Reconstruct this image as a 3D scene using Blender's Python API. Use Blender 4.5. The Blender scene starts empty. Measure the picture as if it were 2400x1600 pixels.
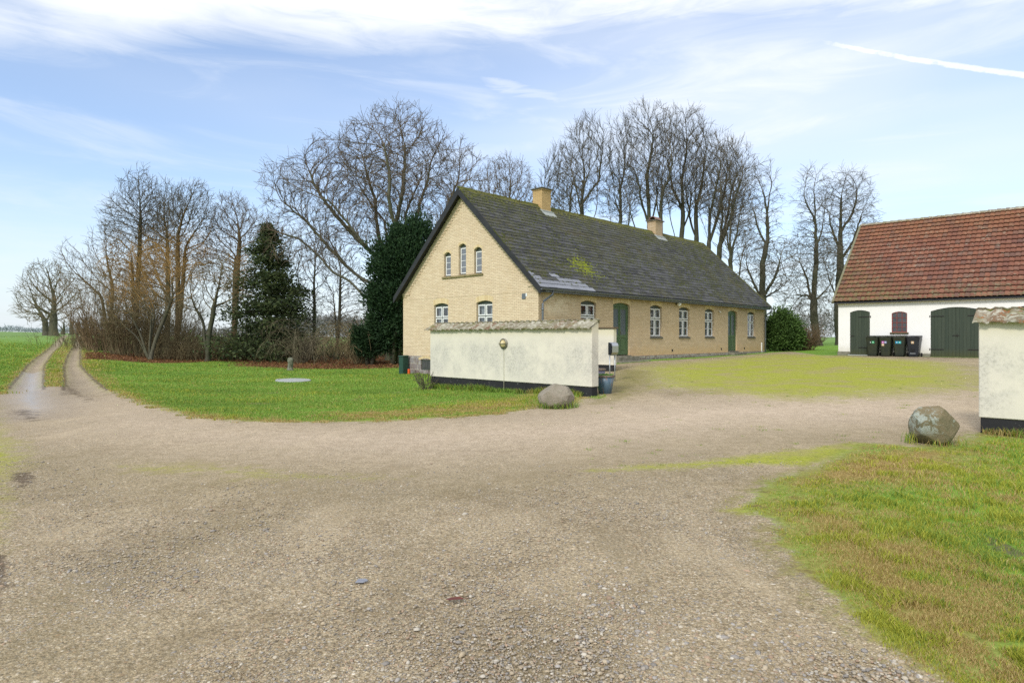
import bpy, math, random
import numpy as np
from mathutils import Vector, Matrix
random.seed(7)
RNG = np.random.default_rng(11)
R = math.radians
SC = bpy.context.scene

# ------------------------------------------------------------------ camera, sky, sun, exposure
F = 1473.0; H = 1.55; CX = 1200.0; HY = 790.0      # focal length in photo pixels, eye height, vanishing column and horizon row
cam_d = bpy.data.cameras.new("camera"); cam = bpy.data.objects.new("camera", cam_d); SC.collection.objects.link(cam)
cam.location = (0, 0, H); cam.rotation_euler = (R(90), 0, 0)
cam_d.sensor_width = 36; cam_d.lens = F / 2400 * 36; cam_d.shift_y = -10 / 2400; cam_d.clip_end = 6000; cam_d.clip_start = 0.05
SC.camera = cam
SC.view_settings.view_transform = 'Standard'; SC.view_settings.look = 'None'; SC.view_settings.gamma = 1
SC.view_settings.exposure = 0.42
SC.cycles.max_bounces = 5; SC.cycles.diffuse_bounces = 3; SC.cycles.glossy_bounces = 3; SC.cycles.transparent_max_bounces = 8
SC.cycles.use_denoising = False
SUN_AZ = R(-150)   # measured from +Y towards +X: behind the camera, to its left
SUN_EL = R(38)

def nodes(nt, *specs):
    return [nt.nodes.new(s) for s in specs]

class G:
    """small helper that writes node graphs"""
    def __init__(s, nt): s.nt = nt
    def n(s, t, ins=None, **kw):
        nd = s.nt.nodes.new(t)
        for k, v in kw.items(): setattr(nd, k, v)
        if ins:
            for k, v in ins.items(): s.set(nd.inputs[k], v)
        return nd
    def set(s, sock, v):
        if isinstance(v, bpy.types.NodeSocket): s.nt.links.new(v, sock)
        elif isinstance(v, bpy.types.Node): s.nt.links.new(v.outputs[0], sock)
        elif isinstance(v, (tuple, list)) and sock.type == 'RGBA' and len(v) == 3: sock.default_value = (*v, 1)
        else: sock.default_value = v
    def m(s, op, a, b=0.0, c=None, clamp=False):
        nd = s.n('ShaderNodeMath', operation=op, use_clamp=clamp)
        s.set(nd.inputs[0], a); s.set(nd.inputs[1], b)
        if c is not None: s.set(nd.inputs[2], c)
        return nd.outputs[0]
    def ramp(s, v, a, b, lo=0.0, hi=1.0):
        nd = s.n('ShaderNodeMapRange', interpolation_type='SMOOTHSTEP')
        s.set(nd.inputs[0], v); s.set(nd.inputs[1], a); s.set(nd.inputs[2], b); s.set(nd.inputs[3], lo); s.set(nd.inputs[4], hi)
        return nd.outputs[0]
    def mix(s, f, a, b, mode='MIX'):
        nd = s.n('ShaderNodeMix', data_type='RGBA', blend_type=mode)
        s.set(nd.inputs[0], f); s.set(nd.inputs[6], a); s.set(nd.inputs[7], b)
        return nd.outputs[2]
    def noise(s, vec, scale, detail=4, rough=.55, out=0, dist=0.0):
        nd = s.n('ShaderNodeTexNoise')
        if vec is not None: s.set(nd.inputs['Vector'], vec)
        nd.inputs['Scale'].default_value = scale; nd.inputs['Detail'].default_value = detail
        nd.inputs['Roughness'].default_value = rough; nd.inputs['Distortion'].default_value = dist
        return nd.outputs[out]
    def vor(s, vec, scale, feature='F1', out='Distance', rnd=1.0):
        nd = s.n('ShaderNodeTexVoronoi', feature=feature)
        s.set(nd.inputs['Vector'], vec); nd.inputs['Scale'].default_value = scale; nd.inputs['Randomness'].default_value = rnd
        return nd.outputs[out]
    def cramp(s, v, stops, interp='LINEAR'):
        nd = s.n('ShaderNodeValToRGB'); s.set(nd.inputs[0], v)
        cr = nd.color_ramp; cr.interpolation = interp
        while len(cr.elements) < len(stops): cr.elements.new(0.5)
        for e, (p, c) in zip(cr.elements, stops):
            e.position = p; e.color = (*c, 1) if len(c) == 3 else c
        return nd.outputs[0]
    def scalevec(s, v, sc, loc=(0, 0, 0)):
        nd = s.n('ShaderNodeMapping'); s.set(nd.inputs[0], v); nd.inputs['Scale'].default_value = sc; nd.inputs['Location'].default_value = loc
        return nd.outputs[0]

# ---- world: Nishita sky with thin cirrus laid over it by direction (azimuth, elevation)
world = bpy.data.worlds.new("World"); SC.world = world; world.use_nodes = True
nt = world.node_tree; nt.nodes.clear(); g = G(nt)
sky = g.n('ShaderNodeTexSky', sky_type='NISHITA', sun_disc=False, sun_elevation=SUN_EL, sun_rotation=SUN_AZ,
          altitude=0, air_density=1.0, dust_density=1.2, ozone_density=2.0)
tc = g.n('ShaderNodeTexCoord')
sep = g.n('ShaderNodeSeparateXYZ', {0: tc.outputs['Generated']})
az = g.m('ARCTAN2', sep.outputs[0], sep.outputs[1])                    # radians, 0 straight ahead
el = g.m('ARCSINE', sep.outputs[2])
cv = g.n('ShaderNodeCombineXYZ', {0: az, 1: el})
big = g.noise(g.scalevec(cv, (2.2, 10, 1), (3.1, .6, 0)), 1.0, 6, .55, dist=.6)
fine = g.noise(g.scalevec(cv, (7, 34, 1), (1.1, 4, 0)), 1.0, 8, .62, dist=1.2)
huge = g.noise(g.scalevec(cv, (1.1, 5, 1), (9.3, 2.2, 0)), 1.0, 3, .5)
def azr(x): return math.atan((x - CX) / F)
def elr(x, y): return math.atan((HY - y) / math.hypot(F, x - CX))
# lower edge of the big cirrus bank as a curve over azimuth
edge = [(-400, 150), (0, 128), (130, 142), (250, 152), (420, 128), (580, 118), (700, 145), (800, 162), (1000, 150), (1250, 128), (1450, 105), (1700, 85), (2000, 75), (2400, 85), (2800, 90)]
lo_, hi_ = -1.0, 1.0
nd = g.n('ShaderNodeValToRGB'); cr = nd.color_ramp; cr.interpolation = 'B_SPLINE'
while len(cr.elements) < len(edge): cr.elements.new(.5)
for e, (x, y) in zip(cr.elements, edge):
    e.position = (azr(x) - lo_) / (hi_ - lo_); v = elr(x, y); e.color = (v, v, v, 1)
g.set(nd.inputs[0], g.m('MULTIPLY_ADD', az, 1 / (hi_ - lo_), -lo_ / (hi_ - lo_)))
dif = g.m('SUBTRACT', el, nd.outputs[0])
difn = g.m('ADD', dif, g.m('MULTIPLY', g.m('SUBTRACT', fine, .5), .035))
bank = g.ramp(difn, -.02, .075)
bank = g.m('MULTIPLY', bank, g.ramp(g.m('ADD', g.m('MULTIPLY', fine, .5), g.m('MULTIPLY', big, .7)), .30, .66, .55, 1.0))
hole = g.m('MULTIPLY', g.ramp(az, -.52, -.78), g.m('MULTIPLY', g.ramp(el, .33, .37), g.ramp(big, .7, .35)))   # blue gap upper left
bank = g.m('MULTIPLY', bank, g.m('SUBTRACT', 1.0, g.m('MULTIPLY', hole, .8)))
veil = g.m('ADD', g.m('MULTIPLY', g.ramp(huge, .35, .72), g.ramp(az, -.5, .3, .12, .36)), g.ramp(az, -.8, .6, .10, .36))
# softly whiter towards the horizon, as thin high cloud seen edge on
lowv = g.m('MULTIPLY', g.ramp(el, .33, .02), g.ramp(fine, .2, .8, .6, .85))
def streak(x0, y0, x1, y1, wid, amt, thr=.25):
    a0, e0, a1, e1 = azr(x0), elr(x0, y0), azr(x1), elr(x1, y1)
    t = g.m('DIVIDE', g.m('SUBTRACT', az, a0), a1 - a0)
    line = g.m('MULTIPLY_ADD', t, e1 - e0, e0)
    d = g.m('ABSOLUTE', g.m('ADD', g.m('SUBTRACT', el, line), g.m('MULTIPLY', g.m('SUBTRACT', fine, .5), wid * 2.2)))
    along = g.m('MULTIPLY', g.ramp(t, -.05, .3), g.ramp(t, 1.1, .75))
    return g.m('MULTIPLY', g.m('MULTIPLY', g.ramp(d, wid, 0.0), along), amt)
dens = g.m('MAXIMUM', bank, veil)
for a in ((1090, 183, 1350, 240, .018, .55), (1670, 312, 1990, 368, .022, .6), (1880, 425, 2700, 432, .022, .5), (1230, 290, 2300, 330, .03, .3), (-200, 400, 900, 300, .05, .2)):
    dens = g.m('MAXIMUM', dens, streak(*a))
# contrail
a0, e0, a1, e1 = azr(1840), elr(1840, 78), azr(2400), elr(2400, 176)
t_ = g.m('DIVIDE', g.m('SUBTRACT', az, a0), a1 - a0)
line_ = g.m('MULTIPLY_ADD', t_, e1 - e0, e0)
fz = g.noise(g.scalevec(cv, (60, 80, 1)), 1.0, 5, .65)
d_ = g.m('ABSOLUTE', g.m('ADD', g.m('SUBTRACT', el, line_), g.m('MULTIPLY', g.m('SUBTRACT', fz, .5), .006)))
ctr = g.m('MULTIPLY', g.ramp(d_, .0062, .0018), g.m('MULTIPLY', g.ramp(t_, -.05, .35), g.ramp(fz, .2, .5, .5, .95)))
dens = g.m('MAXIMUM', dens, ctr)
dens = g.m('MAXIMUM', dens, lowv)
back = g.ramp(sep.outputs[1], .25, -.1)                                  # broken cloud behind the viewer as well
dens = g.m('MAXIMUM', dens, g.m('MULTIPLY', back, g.ramp(huge, .3, .7, .3, .9)), clamp=True)
SKY = 0.15
skyc = g.mix(1.0, sky.outputs[0], (SKY * .95, SKY * 1.05, SKY * 1.15), 'MULTIPLY')
thin = g.noise(g.scalevec(cv, (2.6, 15, 1), (5.5, 7, 0)), 1.0, 7, .6, dist=1.0)
dens = g.m('ADD', dens, g.m('MULTIPLY', g.ramp(thin, .46, .74), g.m('MULTIPLY', g.ramp(el, .03, .12), .24)), clamp=True)
cloudc = g.mix(g.ramp(el, 0.0, .5), (.68, .735, .79), (.80, .825, .855))
col = g.mix(dens, skyc, cloudc)
bg = g.n('ShaderNodeBackground', {0: col, 1: 1.0}); out = g.n('ShaderNodeOutputWorld', {0: bg})

sun_d = bpy.data.lights.new("sun", 'SUN'); sun_d.energy = 1.9; sun_d.angle = R(10); sun_d.color = (1, .955, .88)
sun = bpy.data.objects.new("sun", sun_d); SC.collection.objects.link(sun)
sdir = Vector((math.sin(SUN_AZ) * math.cos(SUN_EL), math.cos(SUN_AZ) * math.cos(SUN_EL), math.sin(SUN_EL)))
sun.rotation_euler = sdir.to_track_quat('Z', 'Y').to_euler()

# ------------------------------------------------------------------ mesh helpers
def link(o, parent=None):
    SC.collection.objects.link(o)
    if parent is not None: o.parent = parent
    return o
def tag(o, label=None, cat=None, group=None, kind=None):
    if label: o['label'] = label
    if cat: o['category'] = cat
    if group: o['group'] = group
    if kind: o['kind'] = kind
    return o
def empty(name, loc, rz=0.0):
    o = bpy.data.objects.new(name, None); o.empty_display_size = .3
    o.location = loc; o.rotation_euler = (0, 0, rz); SC.collection.objects.link(o); return o
def np_mesh(name, Vt, Fc, mat, parent=None, attrs=None, smooth=False, uv=None):
    Vt = np.asarray(Vt, dtype=np.float32); Fc = np.asarray(Fc, dtype=np.int32)
    me = bpy.data.meshes.new(name); k = Fc.shape[1]; n = len(Fc)
    me.vertices.add(len(Vt)); me.vertices.foreach_set('co', Vt.ravel())
    me.loops.add(n * k); me.loops.foreach_set('vertex_index', Fc.ravel())
    me.polygons.add(n); me.polygons.foreach_set('loop_start', np.arange(0, n * k, k, dtype=np.int32))
    me.polygons.foreach_set('loop_total', np.full(n, k, dtype=np.int32))
    if smooth: me.polygons.foreach_set('use_smooth', np.ones(n, dtype=bool))
    if attrs:
        for a, v in attrs.items():
            v = np.asarray(v, dtype=np.float32)
            if v.ndim == 1:
                at = me.attributes.new(a, 'FLOAT', 'POINT'); at.data.foreach_set('value', v)
            else:
                at = me.attributes.new(a, 'FLOAT_COLOR', 'POINT')
                at.data.foreach_set('color', np.concatenate([v, np.ones((len(v), 1), np.float32)], 1).astype(np.float32).ravel())
    me.update(calc_edges=True)
    if uv is not None:
        l = me.uv_layers.new(name='UVMap'); l.data.foreach_set('uv', np.asarray(uv, np.float32)[Fc.ravel()].ravel())
    me.materials.append(mat)
    return link(bpy.data.objects.new(name, me), parent)

class MB:
    def __init__(s, xf=None): s.v = []; s.f = []; s.xf = xf; s.uvs = {}
    def add(s, pts):
        i = len(s.v)
        for p in pts: s.v.append(tuple(s.xf(*p)) if s.xf else tuple(p))
        return i
    def face(s, pts, uv=None):
        i = s.add(pts); s.f.append(list(range(i, i + len(pts))))
        if uv: s.uvs[len(s.f) - 1] = uv
        return s
    def box(s, x0, x1, y0, y1, z0, z1):
        i = s.add([(x0, y0, z0), (x1, y0, z0), (x1, y1, z0), (x0, y1, z0), (x0, y0, z1), (x1, y0, z1), (x1, y1, z1), (x0, y1, z1)])
        for q in ((0, 3, 2, 1), (4, 5, 6, 7), (0, 1, 5, 4), (1, 2, 6, 5), (2, 3, 7, 6), (3, 0, 4, 7)): s.f.append([i + k for k in q])
        return s
    def hexa(s, p):      # eight corners, bottom ring then top ring
        i = s.add(p)
        for q in ((0, 3, 2, 1), (4, 5, 6, 7), (0, 1, 5, 4), (1, 2, 6, 5), (2, 3, 7, 6), (3, 0, 4, 7)): s.f.append([i + k for k in q])
        return s
    def prism(s, poly, d0, d1, axis='y'):   # poly in (a, z) extruded along the other axis
        n = len(poly)
        if axis == 'y': A_ = [(a, d0, z) for a, z in poly]; B_ = [(a, d1, z) for a, z in poly]
        else: A_ = [(d0, a, z) for a, z in poly]; B_ = [(d1, a, z) for a, z in poly]
        i = s.add(A_); j = s.add(B_)
        s.f.append(list(range(i + n - 1, i - 1, -1))); s.f.append(list(range(j, j + n)))
        for k in range(n): s.f.append([i + k, i + (k + 1) % n, j + (k + 1) % n, j + k])
        return s
    def tube(s, pts, rad, n=8, cap=True):
        pts = [Vector(p) for p in pts]; rings = []
        if not isinstance(rad, (list, tuple)): rad = [rad] * len(pts)
        for k, p in enumerate(pts):
            d = (pts[min(k + 1, len(pts) - 1)] - pts[max(k - 1, 0)]).normalized()
            ref = Vector((0, 0, 1)) if abs(d.z) < .9 else Vector((1, 0, 0))
            u = d.cross(ref).normalized(); w = d.cross(u)
            rings.append(s.add([tuple(p + (u * math.cos(a) + w * math.sin(a)) * rad[k]) for a in [2 * math.pi * q / n for q in range(n)]]))
        for a, b in zip(rings, rings[1:]):
            for q in range(n): s.f.append([a + q, a + (q + 1) % n, b + (q + 1) % n, b + q])
        if cap: s.f.append([rings[0] + q for q in range(n)][::-1]); s.f.append([rings[-1] + q for q in range(n)])
        return s
    def lathe(s, prof, c=(0, 0, 0), n=24, axis='z', wob=0):
        rings = []
        for r, h in prof:
            ring = []
            for q in range(n):
                a = 2 * math.pi * q / n; x = r * math.cos(a); y = r * math.sin(a)
                if axis == 'z': ring.append((c[0] + x, c[1] + y, c[2] + h))
                elif axis == 'y': ring.append((c[0] + x, c[1] + h, c[2] + y))
                else: ring.append((c[0] + h, c[1] + x, c[2] + y))
            rings.append(s.add(ring))
        for a, b in zip(rings, rings[1:]):
            for q in range(n): s.f.append([a + q, a + (q + 1) % n, b + (q + 1) % n, b + q])
        s.f.append([rings[0] + q for q in range(n)][::-1]); s.f.append([rings[-1] + q for q in range(n)])
        return s
    def build(s, name, mat, parent=None, smooth=False, bevel=0.0, label=None, autouv=True, segs=1):
        me = bpy.data.meshes.new(name); me.from_pydata(s.v, [], s.f)
        me.materials.append(mat)
        if autouv:
            l = me.uv_layers.new(name='UVMap'); vs = me.vertices
            for p in me.polygons:
                if p.index in s.uvs:
                    for li, q in zip(p.loop_indices, s.uvs[p.index]): l.data[li].uv = q
                    continue
                n = p.normal; ax = (abs(n.x), abs(n.y), abs(n.z))
                for li in p.loop_indices:
                    c = vs[me.loops[li].vertex_index].co
                    l.data[li].uv = (c.x, c.y) if ax[2] > .75 else ((c.x, c.z) if ax[1] >= ax[0] else (c.y, c.z))
        if smooth: me.polygons.foreach_set('use_smooth', [True] * len(me.polygons))
        o = link(bpy.data.objects.new(name, me), parent)
        if bevel:
            b = o.modifiers.new('bevel', 'BEVEL'); b.width = bevel; b.segments = segs; b.limit_method = 'ANGLE'; b.angle_limit = R(40)
        if label: o['label'] = label
        return o

# ------------------------------------------------------------------ materials
def mat(name, fn=None, rough=.8, color=(.5, .5, .5), metal=0.0, spec=.3):
    m = bpy.data.materials.new(name); m.use_nodes = True; t = m.node_tree; t.nodes.clear(); g = G(t)
    o = g.n('ShaderNodeOutputMaterial'); b = g.n('ShaderNodeBsdfPrincipled')
    b.inputs['Roughness'].default_value = rough; b.inputs['Metallic'].default_value = metal
    b.inputs['Specular IOR Level'].default_value = spec
    b.inputs['Base Color'].default_value = (*color, 1)
    t.links.new(b.outputs[0], o.inputs[0])
    g.b = b; g.o = o
    if fn: fn(g)
    return m
def pos(g): return g.n('ShaderNodeNewGeometry').outputs['Position']
def uvn(g): return g.n('ShaderNodeUVMap', uv_map='UVMap').outputs[0]
def attr(g, a): return g.n('ShaderNodeAttribute', attribute_name=a)
def bump(g, h, strength=.5, dist=.02):
    nd = g.n('ShaderNodeBump', {'Height': h, 'Strength': strength, 'Distance': dist}); g.set(g.b.inputs['Normal'], nd.outputs[0]); return nd

def worn(base, dark, nscale=1.5, amt=.5, bstr=.2, fine=40, bd=.01):
    def fn(g):
        p = pos(g); n1 = g.noise(p, nscale, 5, .6); n2 = g.noise(p, fine, 3, .6)
        c = g.mix(g.m('MULTIPLY', g.ramp(n1, .35, .75), amt), base, dark)
        c = g.mix(g.ramp(n2, .3, .8, 0, .25), c, tuple(x * .6 for x in base))
        g.set(g.b.inputs['Base Color'], c); bump(g, n2, bstr, bd)
    return fn

def brick_fn(c1, c2, mortar, stain=None, facade=False):
    def fn(g):
        u = uvn(g); p = pos(g)
        jit = g.noise(u, 9, 2, .5, out=1)
        uj = g.n('ShaderNodeVectorMath', operation='ADD'); g.set(uj.inputs[0], u)
        sv = g.n('ShaderNodeVectorMath', operation='SCALE'); g.set(sv.inputs[0], jit); sv.inputs['Scale'].default_value = .006; g.set(uj.inputs[1], sv)
        b = g.n('ShaderNodeTexBrick', offset=.5, squash=1.0)
        g.set(b.inputs['Vector'], uj); b.inputs['Color1'].default_value = (*c1, 1); b.inputs['Color2'].default_value = (*c2, 1)
        b.inputs['Mortar'].default_value = (*mortar, 1); b.inputs['Scale'].default_value = 1; b.inputs['Mortar Size'].default_value = .0075
        b.inputs['Mortar Smooth'].default_value = .25; b.inputs['Bias'].default_value = .0
        b.inputs['Brick Width'].default_value = .24; b.inputs['Row Height'].default_value = .0667
        c = b.outputs[0]
        n1 = g.noise(p, .7, 5, .6); n2 = g.noise(p, 3.5, 4, .65); n3 = g.noise(p, 30, 2, .6)
        c = g.mix(g.ramp(n2, .4, .75, 0, .38), c, tuple(x * .66 for x in c1))
        c = g.mix(g.ramp(n1, .5, .8, 0, .3), c, (.52, .36, .17))
        c = g.mix(g.ramp(n3, .4, .8, 0, .15), c, (.2, .16, .10))
        if facade:
            sx = g.n('ShaderNodeSeparateXYZ', {0: u})
            low = g.m('MULTIPLY', g.ramp(g.m('ADD', sx.outputs[1], g.m('MULTIPLY', n2, .9)), 1.75, 1.1), .42)
            c = g.mix(low, c, (.62, .38, .17))
            hi = g.m('MULTIPLY', g.ramp(sx.outputs[0], 2.9, 1.6), g.m('MULTIPLY', g.ramp(sx.outputs[0], .15, .7), g.ramp(g.m('ADD', n2, g.m('MULTIPLY', n1, .4)), .55, .8)))
            hi = g.m('MULTIPLY', hi, g.ramp(sx.outputs[1], 2.3, 2.7))
            c = g.mix(g.m('MULTIPLY', hi, .8), c, (.74, .62, .44))
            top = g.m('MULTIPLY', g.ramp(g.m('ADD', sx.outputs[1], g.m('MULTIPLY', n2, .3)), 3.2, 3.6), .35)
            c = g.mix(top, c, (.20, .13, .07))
        g.set(g.b.inputs['Base Color'], c)
        h = g.m('MULTIPLY', b.outputs['Fac'], -1); bump(g, h, .22, .008)
    return fn
M = {}
M['brick_gable'] = mat('yellow brick gable', brick_fn((.755, .61, .425), (.65, .505, .335), (.33, .26, .17)), .88)
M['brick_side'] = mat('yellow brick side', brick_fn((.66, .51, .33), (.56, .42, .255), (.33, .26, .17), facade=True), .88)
M['brick_chim'] = mat('chimney brick', brick_fn((.60, .42, .19), (.52, .35, .15), (.22, .16, .09)), .88)
M['brick_chim2'] = mat('pale chimney brick', brick_fn((.58, .45, .30), (.48, .34, .20), (.16, .12, .09)), .88)
M['soldier'] = mat('soldier brick', worn((.60, .44, .20), (.45, .30, .13), 6, .6, .2, 50), .88)

def soldier_fn(g):
    u = uvn(g); p = pos(g)
    b = g.n('ShaderNodeTexBrick', offset=0.0)
    g.set(b.inputs['Vector'], u); b.inputs['Color1'].default_value = (.74, .60, .36, 1); b.inputs['Color2'].default_value = (.62, .47, .26, 1)
    b.inputs['Mortar'].default_value = (.34, .25, .14, 1); b.inputs['Scale'].default_value = 1; b.inputs['Mortar Size'].default_value = .006
    b.inputs['Brick Width'].default_value = .067; b.inputs['Row Height'].default_value = .24
    g.set(g.b.inputs['Base Color'], b.outputs[0]); bump(g, g.m('MULTIPLY', b.outputs['Fac'], -1), .5, .01)
M['soldier'] = mat('soldier brick', soldier_fn, .88)

def slate_fn(base, moss_amt, rnd=.35):
    def fn(g):
        p = pos(g); geo = g.n('ShaderNodeNewGeometry'); r = geo.outputs['Random Per Island']
        n1 = g.noise(p, .55, 4, .6); n2 = g.noise(p, 2.6, 6, .7); n3 = g.noise(p, 14, 5, .75); n4 = g.noise(p, 45, 3, .6)
        c = g.mix(r, tuple(x * (1 - rnd) for x in base), tuple(x * (1 + rnd) for x in base))
        c = g.mix(g.ramp(n3, .5, .75, 0, .45), c, (.25, .25, .235))
        if moss_amt:
            n6 = g.noise(p, 6.5, 5, .75); s = g.m('ADD', g.m('MULTIPLY', n1, .42), g.m('ADD', g.m('MULTIPLY', n2, .42), g.m('MULTIPLY', n6, .80)))
            ridge_h = g.n('ShaderNodeSeparateXYZ', {0: p}); s = g.m('ADD', s, g.ramp(ridge_h.outputs[2], 6.6, 8.1, 0, .09))
            k = g.ramp(s, 1.14 - moss_amt, 1.24 - moss_amt)
            mc = g.mix(g.ramp(n3, .3, .7), (.022, .025, .013), (.115, .118, .052))
            mc = g.mix(g.ramp(n1, .5, .7, 0, .5), mc, (.10, .075, .04))
            c = g.mix(g.m('MULTIPLY', k, .78), c, mc)
            pale = g.ramp(g.noise(p, 6, 3, .8), .68, .76, 0, .6)
            c = g.mix(pale, c, (.36, .37, .34))
        g.set(g.b.inputs['Base Color'], c); bump(g, g.m('ADD', n3, g.m('MULTIPLY', n4, .6)), .6, .02)
    return fn
M['slate'] = mat('old slate', slate_fn((.060, .060, .066), .35, .5), .75, spec=.2)
M['slate_new'] = mat('new slate', slate_fn((.21, .22, .255), 0, .15), .5, spec=.45)
M['moss'] = mat('moss', worn((.085, .095, .030), (.035, .038, .014), 5, .7, .8, 60, .02), .95, spec=.05)
M['moss_bright'] = mat('bright moss', worn((.22, .25, .03), (.12, .15, .02), 5, .6, .8, 60, .02), .95, spec=.05)
M['verge'] = mat('mortar verge', worn((.20, .19, .13), (.16, .15, .05), 3, .6, .4), .9)
M['moss_ridge'] = mat('ridge moss', worn((.15, .155, .05), (.10, .08, .045), 3, .7, .9, 30, .03), .95, spec=.05)
M['black_wood'] = mat('tarred board', worn((.022, .022, .024), (.05, .05, .05), 3, .5), .55)
M['zinc'] = mat('grey zinc', worn((.17, .19, .215), (.10, .11, .12), 3, .5, .1), .45, metal=.35, spec=.5)
M['white'] = mat('white window paint', worn((.80, .80, .79), (.62, .60, .55), 4, .35, .05), .5, spec=.4)
M['dark_frame'] = mat('dark green frame', worn((.07, .085, .07), (.10, .11, .09), 5, .5, .05), .5)
M['green_door'] = mat('green door paint', worn((.075, .135, .060), (.11, .15, .08), 4, .45, .1), .45, spec=.4)
def barn_fn(g):
    p = pos(g); g_ = g.n('ShaderNodeNewGeometry'); sx = g.n('ShaderNodeSeparateXYZ', {0: p})
    st = g.noise(g.scalevec(p, (9, 9, 1.2)), 1, 5, .7)
    c = g.mix(g_.outputs['Random Per Island'], (.030, .044, .030), (.042, .056, .038))
    c = g.mix(g.ramp(st, .45, .8, 0, .4), c, (.075, .09, .06))
    low = g.m('MULTIPLY', g.ramp(g.m('ADD', sx.outputs[2], g.m('MULTIPLY', st, .6)), 1.35, .85), .75)
    c = g.mix(low, c, (.062, .066, .022))
    g.set(g.b.inputs['Base Color'], c); bump(g, st, .3, .01)
M['barn_door'] = mat('black green planks', barn_fn, .6)
M['iron'] = mat('black iron', worn((.02, .02, .02), (.05, .03, .02), 9, .5), .6)
M['red_frame'] = mat('red iron frame', worn((.30, .06, .045), (.18, .06, .05), 9, .5), .6)
M['tile_sill'] = mat('brown sill', worn((.12, .095, .055), (.06, .07, .03), 6, .6), .8)
M['sill'] = mat('mossy brick sill', worn((.30, .24, .12), (.10, .09, .05), 5, .7, .4), .9)
M['dark_sill'] = mat('dark sill', worn((.15, .14, .115), (.08, .08, .06), 5, .7, .4), .9)
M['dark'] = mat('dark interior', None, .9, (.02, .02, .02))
def glass_fn(tint=(.9, .95, 1), fac=.55):
    def fn(g):
        t = g.n('ShaderNodeBsdfTransparent', {0: tint}); gl = g.n('ShaderNodeBsdfGlossy', {0: (.95, .97, 1), 1: .06})
        fr = g.n('ShaderNodeFresnel', {0: 1.5}); k = g.m('MULTIPLY_ADD', fr, 1.5, .06, clamp=True)
        n = g.noise(pos(g), 1.6, 2, .5); bm = g.n('ShaderNodeBump', {'Height': n, 'Strength': .15, 'Distance': .05}); g.set(gl.inputs['Normal'], bm)
        mx = g.n('ShaderNodeMixShader', {0: k, 1: t, 2: gl}); g.set(g.o.inputs[0], mx)
    return fn
M['glass'] = mat('window glass', glass_fn((.75, .8, .82)))
M['frost'] = mat('patterned door glass', worn((.085, .115, .13), (.05, .07, .08), 10, .6, .5, 60), .25, spec=.6)
M['barn_glass'] = mat('dusty glass', worn((.055, .055, .062), (.11, .10, .11), 4, .7, .1), .22, spec=.6)
M['attic_glass'] = mat('attic glass', worn((.18, .19, .215), (.12, .13, .15), 3, .5, .1), .2, spec=.6)
def curt_fn(g):
    p = pos(g); n = g.noise(p, 9, 3, .5)
    g.set(g.b.inputs['Base Color'], g.mix(n, (.42, .42, .43), (.72, .72, .72)))
M['curtain'] = mat('net curtain', curt_fn, .9)
def plaster_fn(base=(.70, .655, .545), dirty=1.0, wlo=.3):
    def fn(g):
        p = pos(g); sx = g.n('ShaderNodeSeparateXYZ', {0: p}); z = sx.outputs[2]
        n1 = g.noise(p, .9, 4, .6); n2 = g.noise(p, 3.2, 5, .65); n3 = g.noise(p, 22, 5, .75); n4 = g.noise(p, 90, 2, .6)
        c = g.mix(n2, base, tuple(x * .90 for x in base))
        band = g.m('MULTIPLY', g.ramp(z, 1.65, 1.15), g.ramp(z, .25, .7, .55, 1))
        blot = g.m('MULTIPLY', g.ramp(g.m('ADD', g.m('MULTIPLY', n1, .6), g.m('MULTIPLY', n2, .45)), .40, .66), band)
        spots = g.m('MULTIPLY', g.ramp(g.m('ADD', n3, g.m('MULTIPLY', n4, .25)), .56, .80), blot)
        c = g.mix(g.m('MULTIPLY', blot, .34 * dirty), c, (.40, .40, .39))
        c = g.mix(g.m('MULTIPLY', spots, .5 * dirty), c, (.20, .19, .15))
        up = g.m('MULTIPLY', g.ramp(g.m('ADD', z, g.m('MULTIPLY', n2, .25)), 1.62, 1.92), .5)
        c = g.mix(up, c, (.60, .55, .34))
        c = g.mix(g.ramp(n3, .6, .8, 0, .25), c, (.5, .47, .37))
        g.set(g.b.inputs['Base Color'], c); bump(g, g.m('ADD', n3, g.m('MULTIPLY', n4, .3)), .2, .006)
    return fn
M['plaster'] = mat('cream plaster', plaster_fn(), .9, spec=.15)
def white_fn(g):
    p = pos(g); sx = g.n('ShaderNodeSeparateXYZ', {0: p}); u = uvn(g)
    b = g.n('ShaderNodeTexBrick'); g.set(b.inputs['Vector'], u); b.inputs['Scale'].default_value = 1; b.inputs['Brick Width'].default_value = .24
    b.inputs['Row Height'].default_value = .0667; b.inputs['Mortar Size'].default_value = .006
    n1 = g.noise(p, 1.5, 4, .6); n2 = g.noise(p, 8, 4, .7)
    c = g.mix(n1, (.84, .83, .81), (.76, .75, .72))
    low = g.m('MULTIPLY', g.ramp(g.m('ADD', sx.outputs[2], g.m('MULTIPLY', n2, .5)), 1.5, .8), .6)
    c = g.mix(low, c, (.50, .46, .34))
    foot = g.ramp(g.m('ADD', sx.outputs[2], g.m('MULTIPLY', n2, .3)), .93, .80)
    c = g.mix(foot, c, (.10, .085, .05))
    c = g.mix(g.ramp(n2, .62, .8, 0, .3), c, (.6, .56, .48))
    g.set(g.b.inputs['Base Color'], c); bump(g, g.m('ADD', g.m('MULTIPLY', b.outputs['Fac'], -1), n2), .12, .006)
M['whitewash'] = mat('whitewashed brick', white_fn, .9, spec=.15)
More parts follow.
